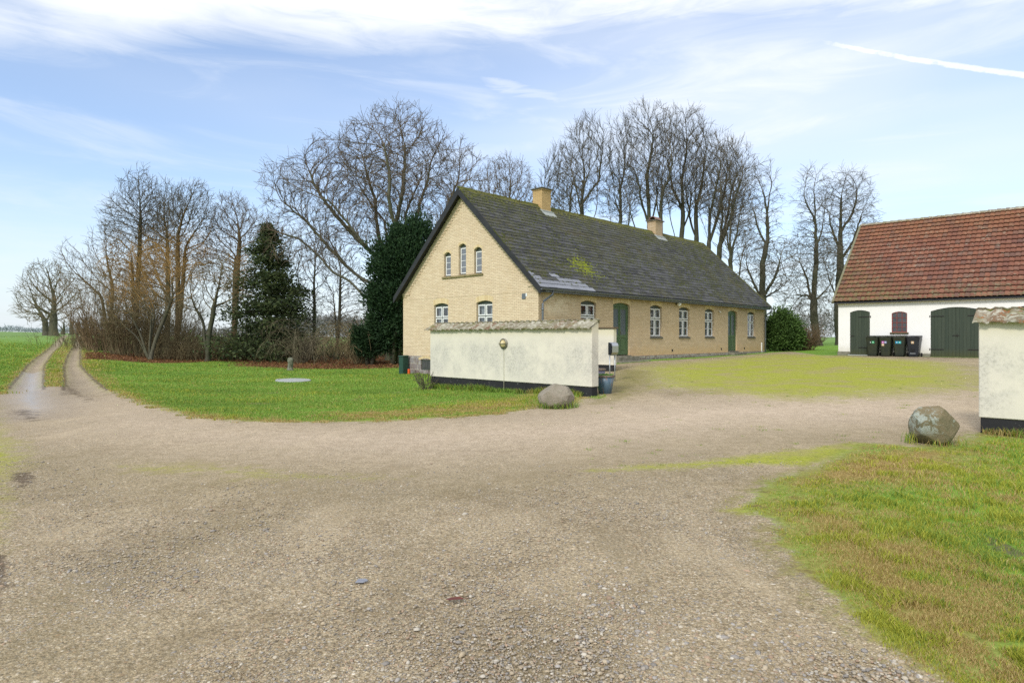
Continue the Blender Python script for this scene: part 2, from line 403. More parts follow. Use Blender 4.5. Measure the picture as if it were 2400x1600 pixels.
def tar_fn(g):
    p = pos(g); n = g.noise(p, 9, 5, .75); n2 = g.noise(p, 2, 3, .6); n3 = g.noise(p, 40, 3, .7); sx = g.n('ShaderNodeSeparateXYZ', {0: p})
    c = g.mix(n2, (.012, .012, .014), (.035, .035, .036))
    c = g.mix(g.m('MULTIPLY', g.ramp(n, .63, .70), g.ramp(n3, .4, .6)), c, (.38, .37, .33))
    low = g.m('MULTIPLY', g.ramp(g.m('ADD', sx.outputs[2], g.m('MULTIPLY', n2, .25)), .22, .0), .5)
    c = g.mix(low, c, (.055, .06, .022))
    g.set(g.b.inputs['Base Color'], c); bump(g, n3, .4, .01)
M['tar'] = mat('tarred plinth', tar_fn, .75, spec=.2)
def roof_tile_fn(g):
    u = uvn(g); p = pos(g)
    fl = g.n('ShaderNodeVectorMath', operation='FLOOR'); g.set(fl.inputs[0], u)
    wn = g.n('ShaderNodeTexWhiteNoise', noise_dimensions='2D'); g.set(wn.inputs['Vector'], fl)
    r = wn.outputs['Value']
    c = g.cramp(r, [(0, (.185, .078, .052)), (.3, (.235, .098, .062)), (.55, (.175, .076, .054)), (.72, (.26, .118, .075)), (.9, (.15, .080, .062)), (1, (.20, .11, .08))])
    n1 = g.noise(p, .55, 5, .65); n2 = g.noise(p, 5, 5, .7); n3 = g.noise(p, 28, 3, .7)
    c = g.mix(g.ramp(n1, .5, .75, 0, .6), c, (.12, .060, .058))
    c = g.mix(g.m('MULTIPLY', g.ramp(n2, .54, .68), g.ramp(n1, .62, .42)), c, (.30, .26, .20))
    sx = g.n('ShaderNodeSeparateXYZ', {0: p})
    hi = g.m('MULTIPLY', g.ramp(sx.outputs[2], 6.2, 8.0), g.ramp(n2, .3, .6))
    c = g.mix(g.m('MULTIPLY', hi, .38), c, (.28, .13, .045))
    lo = g.m('MULTIPLY', g.ramp(sx.outputs[2], 4.6, 3.7), g.ramp(n2, .45, .62))
    c = g.mix(g.m('MULTIPLY', lo, .75), c, (.15, .14, .075))
    left = g.m('MULTIPLY', g.ramp(sx.outputs[0], 21.2, 18.8), g.ramp(n2, .4, .6)); c = g.mix(g.m('MULTIPLY', left, .55), c, (.16, .14, .05))
    g.set(g.b.inputs['Base Color'], c); bump(g, n3, .35, .01)
M['pantile'] = mat('red pantile', roof_tile_fn, .8, spec=.25)
def cap_fn(orange):
    def fn(g):
        u = uvn(g); p = pos(g)
        fl = g.n('ShaderNodeVectorMath', operation='FLOOR'); g.set(fl.inputs[0], u)
        wn = g.n('ShaderNodeTexWhiteNoise', noise_dimensions='2D'); g.set(wn.inputs['Vector'], fl)
        c = g.cramp(wn.outputs['Value'], [(0, (.17, .14, .095)), (.4, (.24, .215, .155)), (.7, (.30, .28, .21)), (1, (.19, .125, .08))])
        n2 = g.noise(p, 9, 5, .7); n3 = g.noise(p, 3, 4, .6); n4 = g.noise(p, 45, 3, .7)
        c = g.mix(g.ramp(n2, .47, .62), c, (.44, .42, .34))
        c = g.mix(g.ramp(n3, .5, .7, 0, .85), c, (.16, .155, .055))
        if orange:
            c = g.mix(g.ramp(n2, .46, .34), c, (.33, .115, .035))
            c = g.mix(g.ramp(n4, .60, .72, 0, .7), c, (.35, .28, .04))
        g.set(g.b.inputs['Base Color'], c); bump(g, g.m('ADD', n4, n2), .6, .015)
    return fn
M['cap_tile'] = mat('weathered wall tile', cap_fn(False), .9, spec=.15)
M['cap_tile2'] = mat('lichen wall tile', cap_fn(True), .9, spec=.15)
def granite_fn(g):
    u = uvn(g); p = pos(g)
    b = g.n('ShaderNodeTexBrick', offset=.37, squash=1.0); g.set(b.inputs['Vector'], u)
    b.inputs['Color1'].default_value = (.17, .12, .115, 1); b.inputs['Color2'].default_value = (.28, .27, .27, 1); b.inputs['Mortar'].default_value = (.50, .47, .40, 1)
    b.inputs['Scale'].default_value = 1; b.inputs['Mortar Size'].default_value = .018; b.inputs['Brick Width'].default_value = .42; b.inputs['Row Height'].default_value = .29
    n = g.noise(p, 6, 5, .7); n2 = g.noise(p, 60, 2, .6)
    c = g.mix(g.ramp(n, .35, .7, 0, .6), b.outputs[0], (.20, .12, .10)); c = g.mix(g.ramp(n2, .4, .8, 0, .4), c, (.30, .28, .26))
    sx = g.n('ShaderNodeSeparateXYZ', {0: p}); c = g.mix(g.m('MULTIPLY', g.ramp(n, .5, .65), .4), c, (.08, .08, .04))
    g.set(g.b.inputs['Base Color'], c); bump(g, g.m('ADD', n, g.m('MULTIPLY', b.outputs['Fac'], -.8)), .6, .03)
M['granite'] = mat('granite blocks', granite_fn, .85)
M['step'] = mat('worn stone step', worn((.24, .225, .18), (.10, .10, .06), 4, .8, .5, 30, .02), .9)
M['concrete'] = mat('grey concrete', worn((.36, .38, .37), (.28, .30, .28), 4, .5, .2), .8)
def barkm(name, c1, c2, c3=None):
    def fn(g):
        p = pos(g); n = g.noise(g.scalevec(p, (1, 1, .35)), 7, 4, .7); n2 = g.noise(p, .5, 3, .6)
        c = g.mix(g.ramp(n, .35, .7), c1, c2); c = g.mix(g.ramp(n2, .4, .65, 0, .6), c, c3 or c1)
        g.set(g.b.inputs['Base Color'], c); bump(g, n, .6, .04)
    return mat(name, fn, .92, spec=.1)
M['bark'] = barkm('grey green bark', (.070, .066, .048), (.13, .122, .09), (.10, .105, .058))
M['bark_dark'] = barkm('dark bark', (.052, .049, .036), (.095, .090, .064), (.072, .078, .044))
M['twig'] = barkm('twig', (.18, .14, .10), (.135, .108, .078), (.16, .12, .083))
M['twig_dark'] = barkm('dark twig', (.14, .12, .088), (.11, .096, .07), (.125, .11, .075))
M['twig_orange'] = barkm('orange twig', (.42, .26, .095), (.32, .20, .08), (.24, .165, .075))
M['bark_orange'] = barkm('lichen bark', (.125, .095, .052), (.10, .082, .05), (.16, .11, .052))
M['twig_brown'] = barkm('brown twig', (.19, .13, .08), (.14, .105, .07), (.20, .14, .08))
M['twig_red'] = barkm('tan twig', (.26, .185, .11), (.19, .14, .09), (.25, .18, .10))
M['twig_olive'] = barkm('olive twig', (.20, .17, .095), (.15, .13, .075), (.22, .165, .085))
M['twig_pale'] = barkm('pale twig', (.17, .145, .095), (.12, .105, .07), (.14, .13, .07))
def leafm(name, cs, trans=.25):
    def fn(g):
        geo = g.n('ShaderNodeNewGeometry'); p = geo.outputs['Position']
        c = g.cramp(geo.outputs['Random Per Island'], [(i / (len(cs) - 1), x) for i, x in enumerate(cs)])
        n = g.noise(p, 1.1, 3, .6); c = g.mix(g.ramp(n, .35, .7, 0, .5), c, cs[0])
        g.set(g.b.inputs['Base Color'], c)
        tr = g.n('ShaderNodeBsdfTranslucent', {0: c}); mx = g.n('ShaderNodeMixShader', {0: trans, 1: g.b, 2: tr}); g.set(g.o.inputs[0], mx)
    return mat(name, fn, .7, spec=.2)
M['spruce'] = leafm('conifer foliage', [(.030, .048, .022), (.060, .088, .032), (.11, .135, .046), (.055, .068, .032)])
M['yew'] = leafm('yew foliage', [(.016, .038, .016), (.026, .060, .022), (.045, .085, .030)])
M['laurel'] = leafm('laurel foliage', [(.045, .085, .022), (.085, .155, .035), (.13, .21, .05)])
M['plastic_green'] = mat('green black plastic', worn((.020, .026, .018), (.045, .048, .022), 3, .7, .1), .45, spec=.4)
M['plastic_navy'] = mat('navy black plastic', worn((.016, .018, .024), (.028, .030, .036), 4, .5, .1), .4, spec=.45)
M['rubber'] = mat('black rubber', None, .8, (.012, .012, .012))
M['cabinet'] = mat('green cabinet', worn((.018, .060, .042), (.03, .075, .05), 3, .5, .05), .45, spec=.4)
M['orange'] = mat('orange plastic', worn((.70, .10, .02), (.5, .09, .03), 5, .4, .05), .5)
M['steel'] = mat('brushed steel', None, .42, (.50, .51, .53), 1.0)
M['galv'] = mat('galvanised tube', worn((.42, .44, .45), (.3, .32, .33), 5, .5, .05), .4, metal=.6)
M['black_plastic'] = mat('black plastic', None, .4, (.015, .016, .02))
M['brass'] = mat('dull grey brass', worn((.20, .19, .15), (.12, .12, .09), 9, .5, .1), .45, metal=.5)
M['opal'] = mat('yellowed opal glass', worn((.62, .52, .28), (.45, .38, .16), 7, .5, .05), .25, spec=.5)
M['lampwhite'] = mat('white opal globe', None, .3, (.85, .83, .82))
def pot_fn(c1, c2, rust):
    def fn(g):
        p = pos(g); n = g.noise(g.scalevec(p, (14, 14, 1.6)), 1, 5, .65); n2 = g.noise(p, 5, 4, .6)
        c = g.mix(g.ramp(n, .3, .7), c1, c2); sx = g.n('ShaderNodeSeparateXYZ', {0: p})
        c = g.mix(g.m('MULTIPLY', g.ramp(n, .52, .68), rust), c, (.20, .10, .06))
        g.set(g.b.inputs['Base Color'], c)
    return fn
M['pot_blue'] = mat('blue glazed pot', pot_fn((.060, .105, .15), (.12, .19, .24), .9), .35, spec=.5)
M['pot_purple'] = mat('violet glazed pot', pot_fn((.085, .080, .12), (.12, .12, .17), .5), .35, spec=.5)
M['pot_rim'] = mat('brown rim', worn((.20, .17, .14), (.12, .06, .035), 8, .8), .5)
M['soil'] = mat('soil', worn((.035, .026, .018), (.06, .045, .03), 12, .5, .8, 60, .02), .95)
M['plant_leaf'] = leafm('seedling leaf', [(.10, .22, .03), (.16, .33, .05), (.22, .42, .08)])
def rock_fn(c1, c2, lich):
    def fn(g):
        p = pos(g); n = g.noise(p, 3.2, 5, .65); n2 = g.noise(p, 8, 6, .75, dist=.8); n3 = g.noise(p, 90, 3, .7); n4 = g.noise(p, 2.0, 2, .5)
        c = g.mix(g.ramp(n, .35, .65), c1, c2); c = g.mix(g.ramp(n3, .4, .75, 0, .5), c, tuple(x * .45 for x in c1))
        sx = g.n('ShaderNodeSeparateXYZ', {0: p})
        if lich:
            side = g.ramp(g.m('ADD', sx.outputs[0], g.m('MULTIPLY', n4, .25)), 6.26, 6.02)
            k = g.m('MULTIPLY', g.ramp(g.m('ADD', n2, g.m('MULTIPLY', side, .13)), .56, .66), g.ramp(sx.outputs[2], .10, .26)); k = g.m('MULTIPLY', k, g.ramp(n3, .3, .5))
            c = g.mix(g.m('MULTIPLY', k, .8), c, (.40, .45, .40))
            c = g.mix(g.m('MULTIPLY', g.ramp(n3, .62, .72), g.ramp(n4, .45, .6)), c, (.24, .12, .09))
        else:
            c = g.mix(g.m('MULTIPLY', g.ramp(n2, .58, .64), .45), c, (.34, .32, .24))
        low = g.m('MULTIPLY', g.ramp(g.m('ADD', sx.outputs[2], g.m('MULTIPLY', n, .15)), .22, .08), .6)
        c = g.mix(low, c, (.12, .115, .05))
        g.set(g.b.inputs['Base Color'], c); bump(g, g.m('ADD', n2, g.m('MULTIPLY', n3, .5)), .9, .03)
    return fn
M['rock'] = mat('granite boulder', rock_fn((.34, .295, .235), (.25, .225, .165), False), .85, spec=.25)
M['rock_lichen'] = mat('lichen boulder', rock_fn((.24, .19, .11), (.15, .14, .075), True), .8, spec=.3)
M['stump'] = mat('mossy stump', worn((.22, .22, .17), (.045, .06, .02), 9, .9, .8, 40, .03), .95)

# ------------------------------------------------------------------ terrain
def P(px, D): return ((px - CX) / F * D, D)
ctrl = []
def cp(px, D, z): x, y = P(px, D); ctrl.append((x, y, z))
for a in np.linspace(0, 2 * math.pi, 12, endpoint=False):
    ctrl.append((1.5 * math.sin(a), 1.5 * math.cos(a), 0)); ctrl.append((7 * math.sin(a), 7 * math.cos(a), 0))
for a in (60, 90, 120, 150, 180, 210, 240, 270, 295):
    for r, z in ((20, .1), (60, .5), (200, 1.2), (1200, 1.5)): ctrl.append((r * math.sin(R(a)), r * math.cos(R(a)), z))
for t in [(-400, 11, .05), (0, 11, 0), (600, 11.5, 0), (1200, 12.5, 0), (1800, 11, 0), (2293, 10.1, 0), (2700, 10, 0), (1400, 16.2, 0), (1800, 16, .08), (2290, 16, .16), (2700, 14, .2),
          (1500, 22, .2), (2000, 22, .32), (2500, 22, .42), (1450, 28.8, .40), (1600, 33, .44), (1750, 38, .49), (1965, 34.3, .57), (2270, 31, .58), (2600, 27, .56),
          (1900, 60, .8), (1990, 100, 1.15), (2000, 200, 1.42), (2000, 1200, 1.5), (2800, 60, .9), (2800, 300, 1.3), (1500, 52, .62), (1500, 100, 1.0), (1500, 300, 1.5), (1500, 1200, 1.5),
          (1010, 20.8, -.18), (1200, 18.3, -.09), (700, 25.9, -.3), (680, 34.5, -.3), (955, 31.1, -.25), (900, 40, -.22), (500, 20, -.2), (335, 15.2, -.05), (240, 19, -.05),
          (210, 25, -.045), (186, 30, .185), (84, 30, .185), (60, 20.5, -.02), (114, 43, .62), (185, 43, .62), (158, 80, 1.5), (190, 80, 1.5), (235, 50, .35), (340, 45, -.05), (500, 45, -.2),
          (-300, 20, .1), (-300, 43, .8), (-300, 80, 1.6), (0, 45, .75), (0, 80, 1.55), (160, 120, 2.0), (0, 150, 2.4), (0, 300, 3.8), (0, 1200, 10.5), (-400, 300, 3.8), (-400, 1200, 10.5),
          (300, 80, .9), (300, 150, 1.7), (300, 300, 2.2), (400, 1200, 4.0), (520, 60, .05), (550, 100, .8), (800, 45, -.27), (800, 80, .25), (800, 120, 1.0), (800, 300, 1.5), (900, 1200, 1.6)]: cp(*t)
ctrl = np.array(ctrl, float)
def warp(x, y):
    r = np.hypot(x, y) + 1e-6; l = np.log(r + 2.0)
    return np.stack([x / r * l, y / r * l], -1)
Kp = warp(ctrl[:, 0], ctrl[:, 1])
def tps(d2): return np.where(d2 > 1e-12, .5 * d2 * np.log(d2 + 1e-12), 0)
_n = len(Kp); K = tps(((Kp[:, None] - Kp[None]) ** 2).sum(-1)) + np.eye(_n) * 2e-3
Pm = np.concatenate([np.ones((_n, 1)), Kp], 1); Aa = np.zeros((_n + 3, _n + 3)); Aa[:_n, :_n] = K; Aa[:_n, _n:] = Pm; Aa[_n:, :_n] = Pm.T
wgt = np.linalg.solve(Aa, np.concatenate([ctrl[:, 2], np.zeros(3)]))
def TZ(x, y):
    x = np.atleast_1d(np.asarray(x, float)); y = np.atleast_1d(np.asarray(y, float)); out = np.zeros(x.shape); xf = x.ravel(); yf = y.ravel(); of = out.ravel()
    for i in range(0, len(xf), 40000):
        q = warp(xf[i:i + 40000], yf[i:i + 40000])
        d2 = ((q[:, None] - Kp[None]) ** 2).sum(-1)
        of[i:i + 40000] = tps(d2) @ wgt[:_n] + wgt[_n] + q @ wgt[_n + 1:]
    return of.reshape(x.shape)
_TH = np.linspace(-math.pi, math.pi, 721); _LR = np.linspace(math.log(.3), math.log(4000), 420)
_gt, _gl = np.meshgrid(_TH, _LR, indexing='ij'); _LUT = TZ(np.exp(_gl) * np.sin(_gt), np.exp(_gl) * np.cos(_gt))
def TZ(x, y):
    x = np.atleast_1d(np.asarray(x, float)); y = np.atleast_1d(np.asarray(y, float)); th = np.arctan2(x, y); lr = np.log(np.clip(np.hypot(x, y), .31, 3990))
    a = (th + math.pi) / (2 * math.pi) * 720; b = (lr - _LR[0]) / (_LR[1] - _LR[0]); i = np.clip(a.astype(int), 0, 719); j = np.clip(b.astype(int), 0, 418); a = a - i; b = b - j
    return (_LUT[i, j] * (1 - a) + _LUT[i + 1, j] * a) * (1 - b) + (_LUT[i, j + 1] * (1 - a) + _LUT[i + 1, j + 1] * a) * b
def tz(x, y): return float(TZ(x, y)[0])
def GP(px, py):     # ground point seen at a photo pixel
    px = np.atleast_1d(np.asarray(px, float)); py = np.atleast_1d(np.asarray(py, float))
    D = H * F / (py - HY)
    for _ in range(25):
        z = TZ((px - CX) / F * D, D); D = .5 * D + .5 * np.clip((H - z) * F / (py - HY), 1, 400)
    return (px - CX) / F * D, D
def gpoly(pts):
    a = np.array(pts, float); x, y = GP(a[:, 0], a[:, 1]); return np.stack([x, y], 1)
def sdist(x, y, poly):          # signed distance, positive inside
    inside = np.zeros(x.shape, bool); best = np.full(x.shape, 1e9)
    n = len(poly)
    for i in range(n):
        x0, y0 = poly[i]; x1, y1 = poly[(i + 1) % n]
        dx, dy = x1 - x0, y1 - y0; L2 = dx * dx + dy * dy + 1e-12
        t = np.clip(((x - x0) * dx + (y - y0) * dy) / L2, 0, 1)
        best = np.minimum(best, np.hypot(x - x0 - t * dx, y - y0 - t * dy))
        c = (y0 > y) != (y1 > y)
        xi = np.where(c, (x1 - x0) * (y - y0) / np.where(y1 - y0 == 0, 1e-9, y1 - y0) + x0, 0)
        inside ^= c & (x < xi)
    return np.where(inside, best, -best)
A2 = np.array([.725, -.689]); V2 = np.array([.689, .725])           # the farmyard's two building directions
RZ = math.atan2(-.689, .725)
HC = np.array([1.052, 25.0]); BC = np.array([17.8, 34.28]); WC = np.array([2.057, 16.2])
rutL = gpoly([(153, 791.5), (163, 791.5), (125, 823), (101, 857), (99, 880), (98, 912), (19, 922), (29, 903), (66, 857), (105, 826)])
rutR = gpoly([(184, 791.5), (195, 791.5), (186, 823), (186, 857), (212, 884), (249, 914), (260, 925), (150, 925), (156, 900), (153, 857), (166, 823)])
drive = gpoly([(15, 921), (98, 905), (150, 906), (249, 913), (300, 930), (335, 946), (478, 981), (574, 989), (717, 990), (900, 987), (1020, 981), (1150, 972), (1235, 958), (1262, 950), (1345, 948),
               (1370, 930), (1400, 935)])
yardpts = [WC + A2 * .1, WC + V2 * .4, HC + A2 * 1.6 - V2 * 1.0, HC + A2 * .9 + V2 * 2, HC + A2 * .7 + V2 * 22.6, HC + A2 * 1.2 + V2 * 24, BC - A2 * .8 - V2 * .3, BC + A2 * 20 - V2 * .3, BC + A2 * 22 - V2 * 14]
verge = gpoly([(2290, 1016), (2244, 1042), (2140, 1048), (2060, 1042), (2014, 1040), (1985, 1060), (1890, 1103), (1799, 1132), (1770, 1165), (1745, 1188), (1745, 1200), (1800, 1216), (1834, 1236), (1812, 1277), (1850, 1302),
               (1869, 1335), (1911, 1369), (1944, 1402), (1990, 1440), (2035, 1495), (2100, 1530), (2180, 1572), (2235, 1610)])
WR = np.array([7.50, 10.1])                                          # right wall corner
vergeW = np.array(list(verge) + [(2.1, 2.0), (3.0, -4), (25, -6), WR + A2 * 14, WR + A2 * .2 - V2 * .02])
driveW = np.array(list(drive) + [tuple(p) for p in yardpts] + [tuple(WR + A2 * 16), (25, -12), (-8, -12), (-9, 3), (-10.5, 9), (-12.5, 13), tuple(drive[0])])
moss1 = gpoly([(1440, 862), (1500, 852), (1800, 826), (1960, 830), (2290, 850), (2380, 880), (2400, 922), (2290, 922), (2150, 938), (1960, 948), (1750, 938), (1600, 920), (1480, 918), (1450, 890)])
moss2 = gpoly([(1380, 1102), (1500, 1090), (1640, 1082), (1750, 1066), (1850, 1056), (2010, 1036), (2100, 1046), (2030, 1062), (1900, 1095), (1780, 1088), (1650, 1094), (1520, 1102)])
moss3 = gpoly([(-250, 960), (15, 930), (30, 1000), (110, 1060), (60, 1140), (40, 1300), (-200, 1400)])
moss4 = gpoly([(240, 1075), (420, 1080), (760, 1100), (1040, 1120), (880, 1135), (560, 1130), (300, 1115), (180, 1100)])
moss5 = gpoly([(1420, 1060), (1250, 1105), (900, 1115), (1200, 1085), (1500, 1070)])
weedy = gpoly([(1350, 950), (1400, 935), (1415, 880), (1450, 862), (1540, 870), (1530, 905), (1480, 935), (1420, 948)])
band = gpoly([(250, 935), (330, 965), (560, 1005), (900, 1003), (1200, 985), (1450, 950), (1750, 935), (2290, 925), (2290, 1000), (2100, 990), (1800, 1005), (1450, 1040), (1000, 1065), (560, 1050), (250, 1000)])
litter = gpoly([(190, 842), (330, 849), (500, 846), (720, 852), (850, 853), (945, 846), (948, 838), (960, 832), (940, 829), (600, 826), (330, 826), (215, 824)])
litter2 = gpoly([(560, 858), (700, 864), (950, 862), (950, 838), (560, 838)])
brownv = gpoly([(2080, 1062), (1960, 1075), (1880, 1100), (1830, 1140), (1880, 1160), (2050, 1140), (2230, 1110), (2280, 1060), (2180, 1055)])
brownv2 = gpoly([(1780, 1180), (1860, 1290), (1930, 1380), (2020, 1460), (2150, 1540), (2400, 1700), (2400, 1500), (2200, 1330), (2050, 1220), (1900, 1160)])
brownl = gpoly([(760, 986), (1180, 970), (1262, 948), (1262, 925), (1180, 935), (1000, 958), (800, 970)])
tongue1 = gpoly([(1660, 1196), (1700, 1186), (1790, 1180), (1800, 1214), (1730, 1212)])
tongue2 = gpoly([(1765, 1270), (1850, 1268), (1900, 1340), (1850, 1302)])
spots = [(float(a[0][0]), float(a[1][0]), r_) for a, r_ in ((GP(px_, py_), r_) for px_, py_, r_ in ((635, 922, .20), (650, 941, .18), (835, 938, .22), (868, 935, .16), (600, 948, .28), (716, 920, .14), (1220, 925, .15), (480, 905, .2), (930, 921, .2), (1010, 960, .12)))]
olive1 = gpoly([(120, 1065), (420, 1065), (760, 1085), (1100, 1090), (1420, 1060), (1600, 1070), (1500, 1105), (1200, 1130), (860, 1145), (480, 1135), (160, 1115)])
olive2 = gpoly([(1420, 1030), (1700, 1005), (1990, 1000), (2280, 1005), (2240, 1040), (2010, 1036), (1760, 1058), (1500, 1085), (1380, 1075)])
olive3 = gpoly([(-100, 1500), (120, 1380), (330, 1300), (560, 1200), (640, 1210), (420, 1330), (250, 1430), (150, 1640), (-100, 1700)])
olive4 = gpoly([(1200, 1560), (1330, 1440), (1450, 1400), (1480, 1440), (1380, 1500), (1420, 1640), (1200, 1640)])
puddle = gpoly([(45, 872), (98, 868), (110, 905), (125, 955), (70, 978), (22, 940)])
mud1 = gpoly([(28, 958), (90, 960), (100, 985), (50, 985), (15, 965)])
mud2 = gpoly([(35, 1106), (75, 1104), (80, 1125), (50, 1142), (22, 1128)])
mud3 = gpoly([(125, 895), (160, 888), (235, 935), (205, 945), (150, 920)])
mud4 = gpoly([(860, 1180), (930, 1150), (980, 1145), (930, 1175), (880, 1200)])
mud5 = gpoly([(2285, 1255), (2330, 1262), (2400, 1300), (2400, 1325), (2320, 1295)])
tread = gpoly([(0, 1300), (28, 1300), (24, 1370), (0, 1430), (-40, 1420), (-30, 1300)])
centre = None
def sm(d, w): return np.clip(d / w * .5 + .5, 0, 1)
def masks(x, y):
    m = {}
    dr = np.maximum.reduce([sdist(x, y, driveW), sdist(x, y, rutL), sdist(x, y, rutR)])
    dr = np.minimum(dr, -sdist(x, y, vergeW))
    r = np.hypot(x, y)
    m['grass'] = 1 - sm(dr, .55 * np.clip(r / 12, .3, 1))
    m['moss'] = np.maximum.reduce([sm(sdist(x, y, moss1), 3.2) * .74, sm(sdist(x, y, moss2), .55) * .95, sm(sdist(x, y, moss3), .8) * .70, sm(sdist(x, y, moss4), 1.0) * .66, sm(sdist(x, y, moss5), 1.0) * .50])
    ve = sdist(x, y, vergeW); m['dry'] = np.clip(1 - np.abs(ve - .1) / .6, 0, 1) * .5; m['moss'] = np.maximum(m['moss'], np.clip(1 - np.abs(ve + .10) / .45, 0, 1) * .40); vfr = np.clip(1 - np.abs(ve + .12) / .6, 0, 1) * .55; m['moss'] = np.maximum(m['moss'], sm(sdist(x, y, tongue1), .15) * .62); m['moss'] = np.maximum(m['moss'], sm(sdist(x, y, tongue2), .15) * .55)
    m['olive'] = np.maximum.reduce([sm(sdist(x, y, q), w_) * a_ for q, w_, a_ in ((olive1, 1.2, .9), (olive2, .9, .9), (olive3, .5, .7), (olive4, .4, .6))])
    m['weedy'] = np.maximum(sm(sdist(x, y, weedy), 1.0), vfr)
    m['pale'] = sm(sdist(x, y, band), 2.0)
    m['litter'] = np.maximum(sm(sdist(x, y, litter), 1.2), sm(sdist(x, y, litter2), 2.2) * .85)
    mid = sm(np.minimum(x * 0 + 1.4 - np.abs(x + 21 + (y - 30) * .7), y - 17), .8) * (y > 17) * (y < 110)
    edge_l = np.clip(1 - np.abs(dr) / .55, 0, 1) * .55 * (x < 2)
    m['dry'] = np.maximum.reduce([m['dry'], sm(sdist(x, y, vergeW), .4) * .16 * (r < 30) * np.clip(1.5 - (x - 3) * .12, 0, 1), sm(sdist(x, y, brownv), .7) * .95, sm(sdist(x, y, brownv2), .9) * .80, sm(sdist(x, y, brownl), .8) * .6, mid * .5, edge_l])
    m['wet'] = np.maximum.reduce([sm(sdist(x, y, puddle) + .25, .8), sm(sdist(x, y, rutL), .5) * .45, sm(sdist(x, y, rutR), .5) * .35])
    m['mud'] = np.maximum.reduce([sm(sdist(x, y, mud1), .3) * .8, sm(sdist(x, y, mud2), .12), sm(sdist(x, y, mud3), .5) * .8, sm(sdist(x, y, mud4), .4) * .55, sm(sdist(x, y, mud5), .1), sm(sdist(x, y, tread), .08) * .9,
                                  np.clip(1 - np.abs(np.maximum(sdist(x, y, rutL), sdist(x, y, rutR)) + .05) / .16, 0, 1) * (y > 19) * .9])
    for sx_, sy_, sr_ in spots: m['mud'] = np.maximum(m['mud'], np.clip(1.6 - np.hypot((x - sx_) * .7, (y - sy_)) / sr_, 0, 1) * .95)
    bx = sdist(x, y, np.array([BC - A2 * .5 - V2 * .9, BC + A2 * 16 - V2 * 1.0, BC + A2 * 16, BC - A2 * .5]))
    hx = sdist(x, y, np.array([HC + A2 * 1.3 + V2 * 3, HC + A2 * .9 + V2 * 23, HC + V2 * 23, HC + V2 * 3]))
    m['mud'] = np.maximum.reduce([m['mud'], sm(bx, .8) * .8, sm(hx, .6) * .5])
    m['far'] = np.clip((r - 55) / 60, 0, 1)
    return m

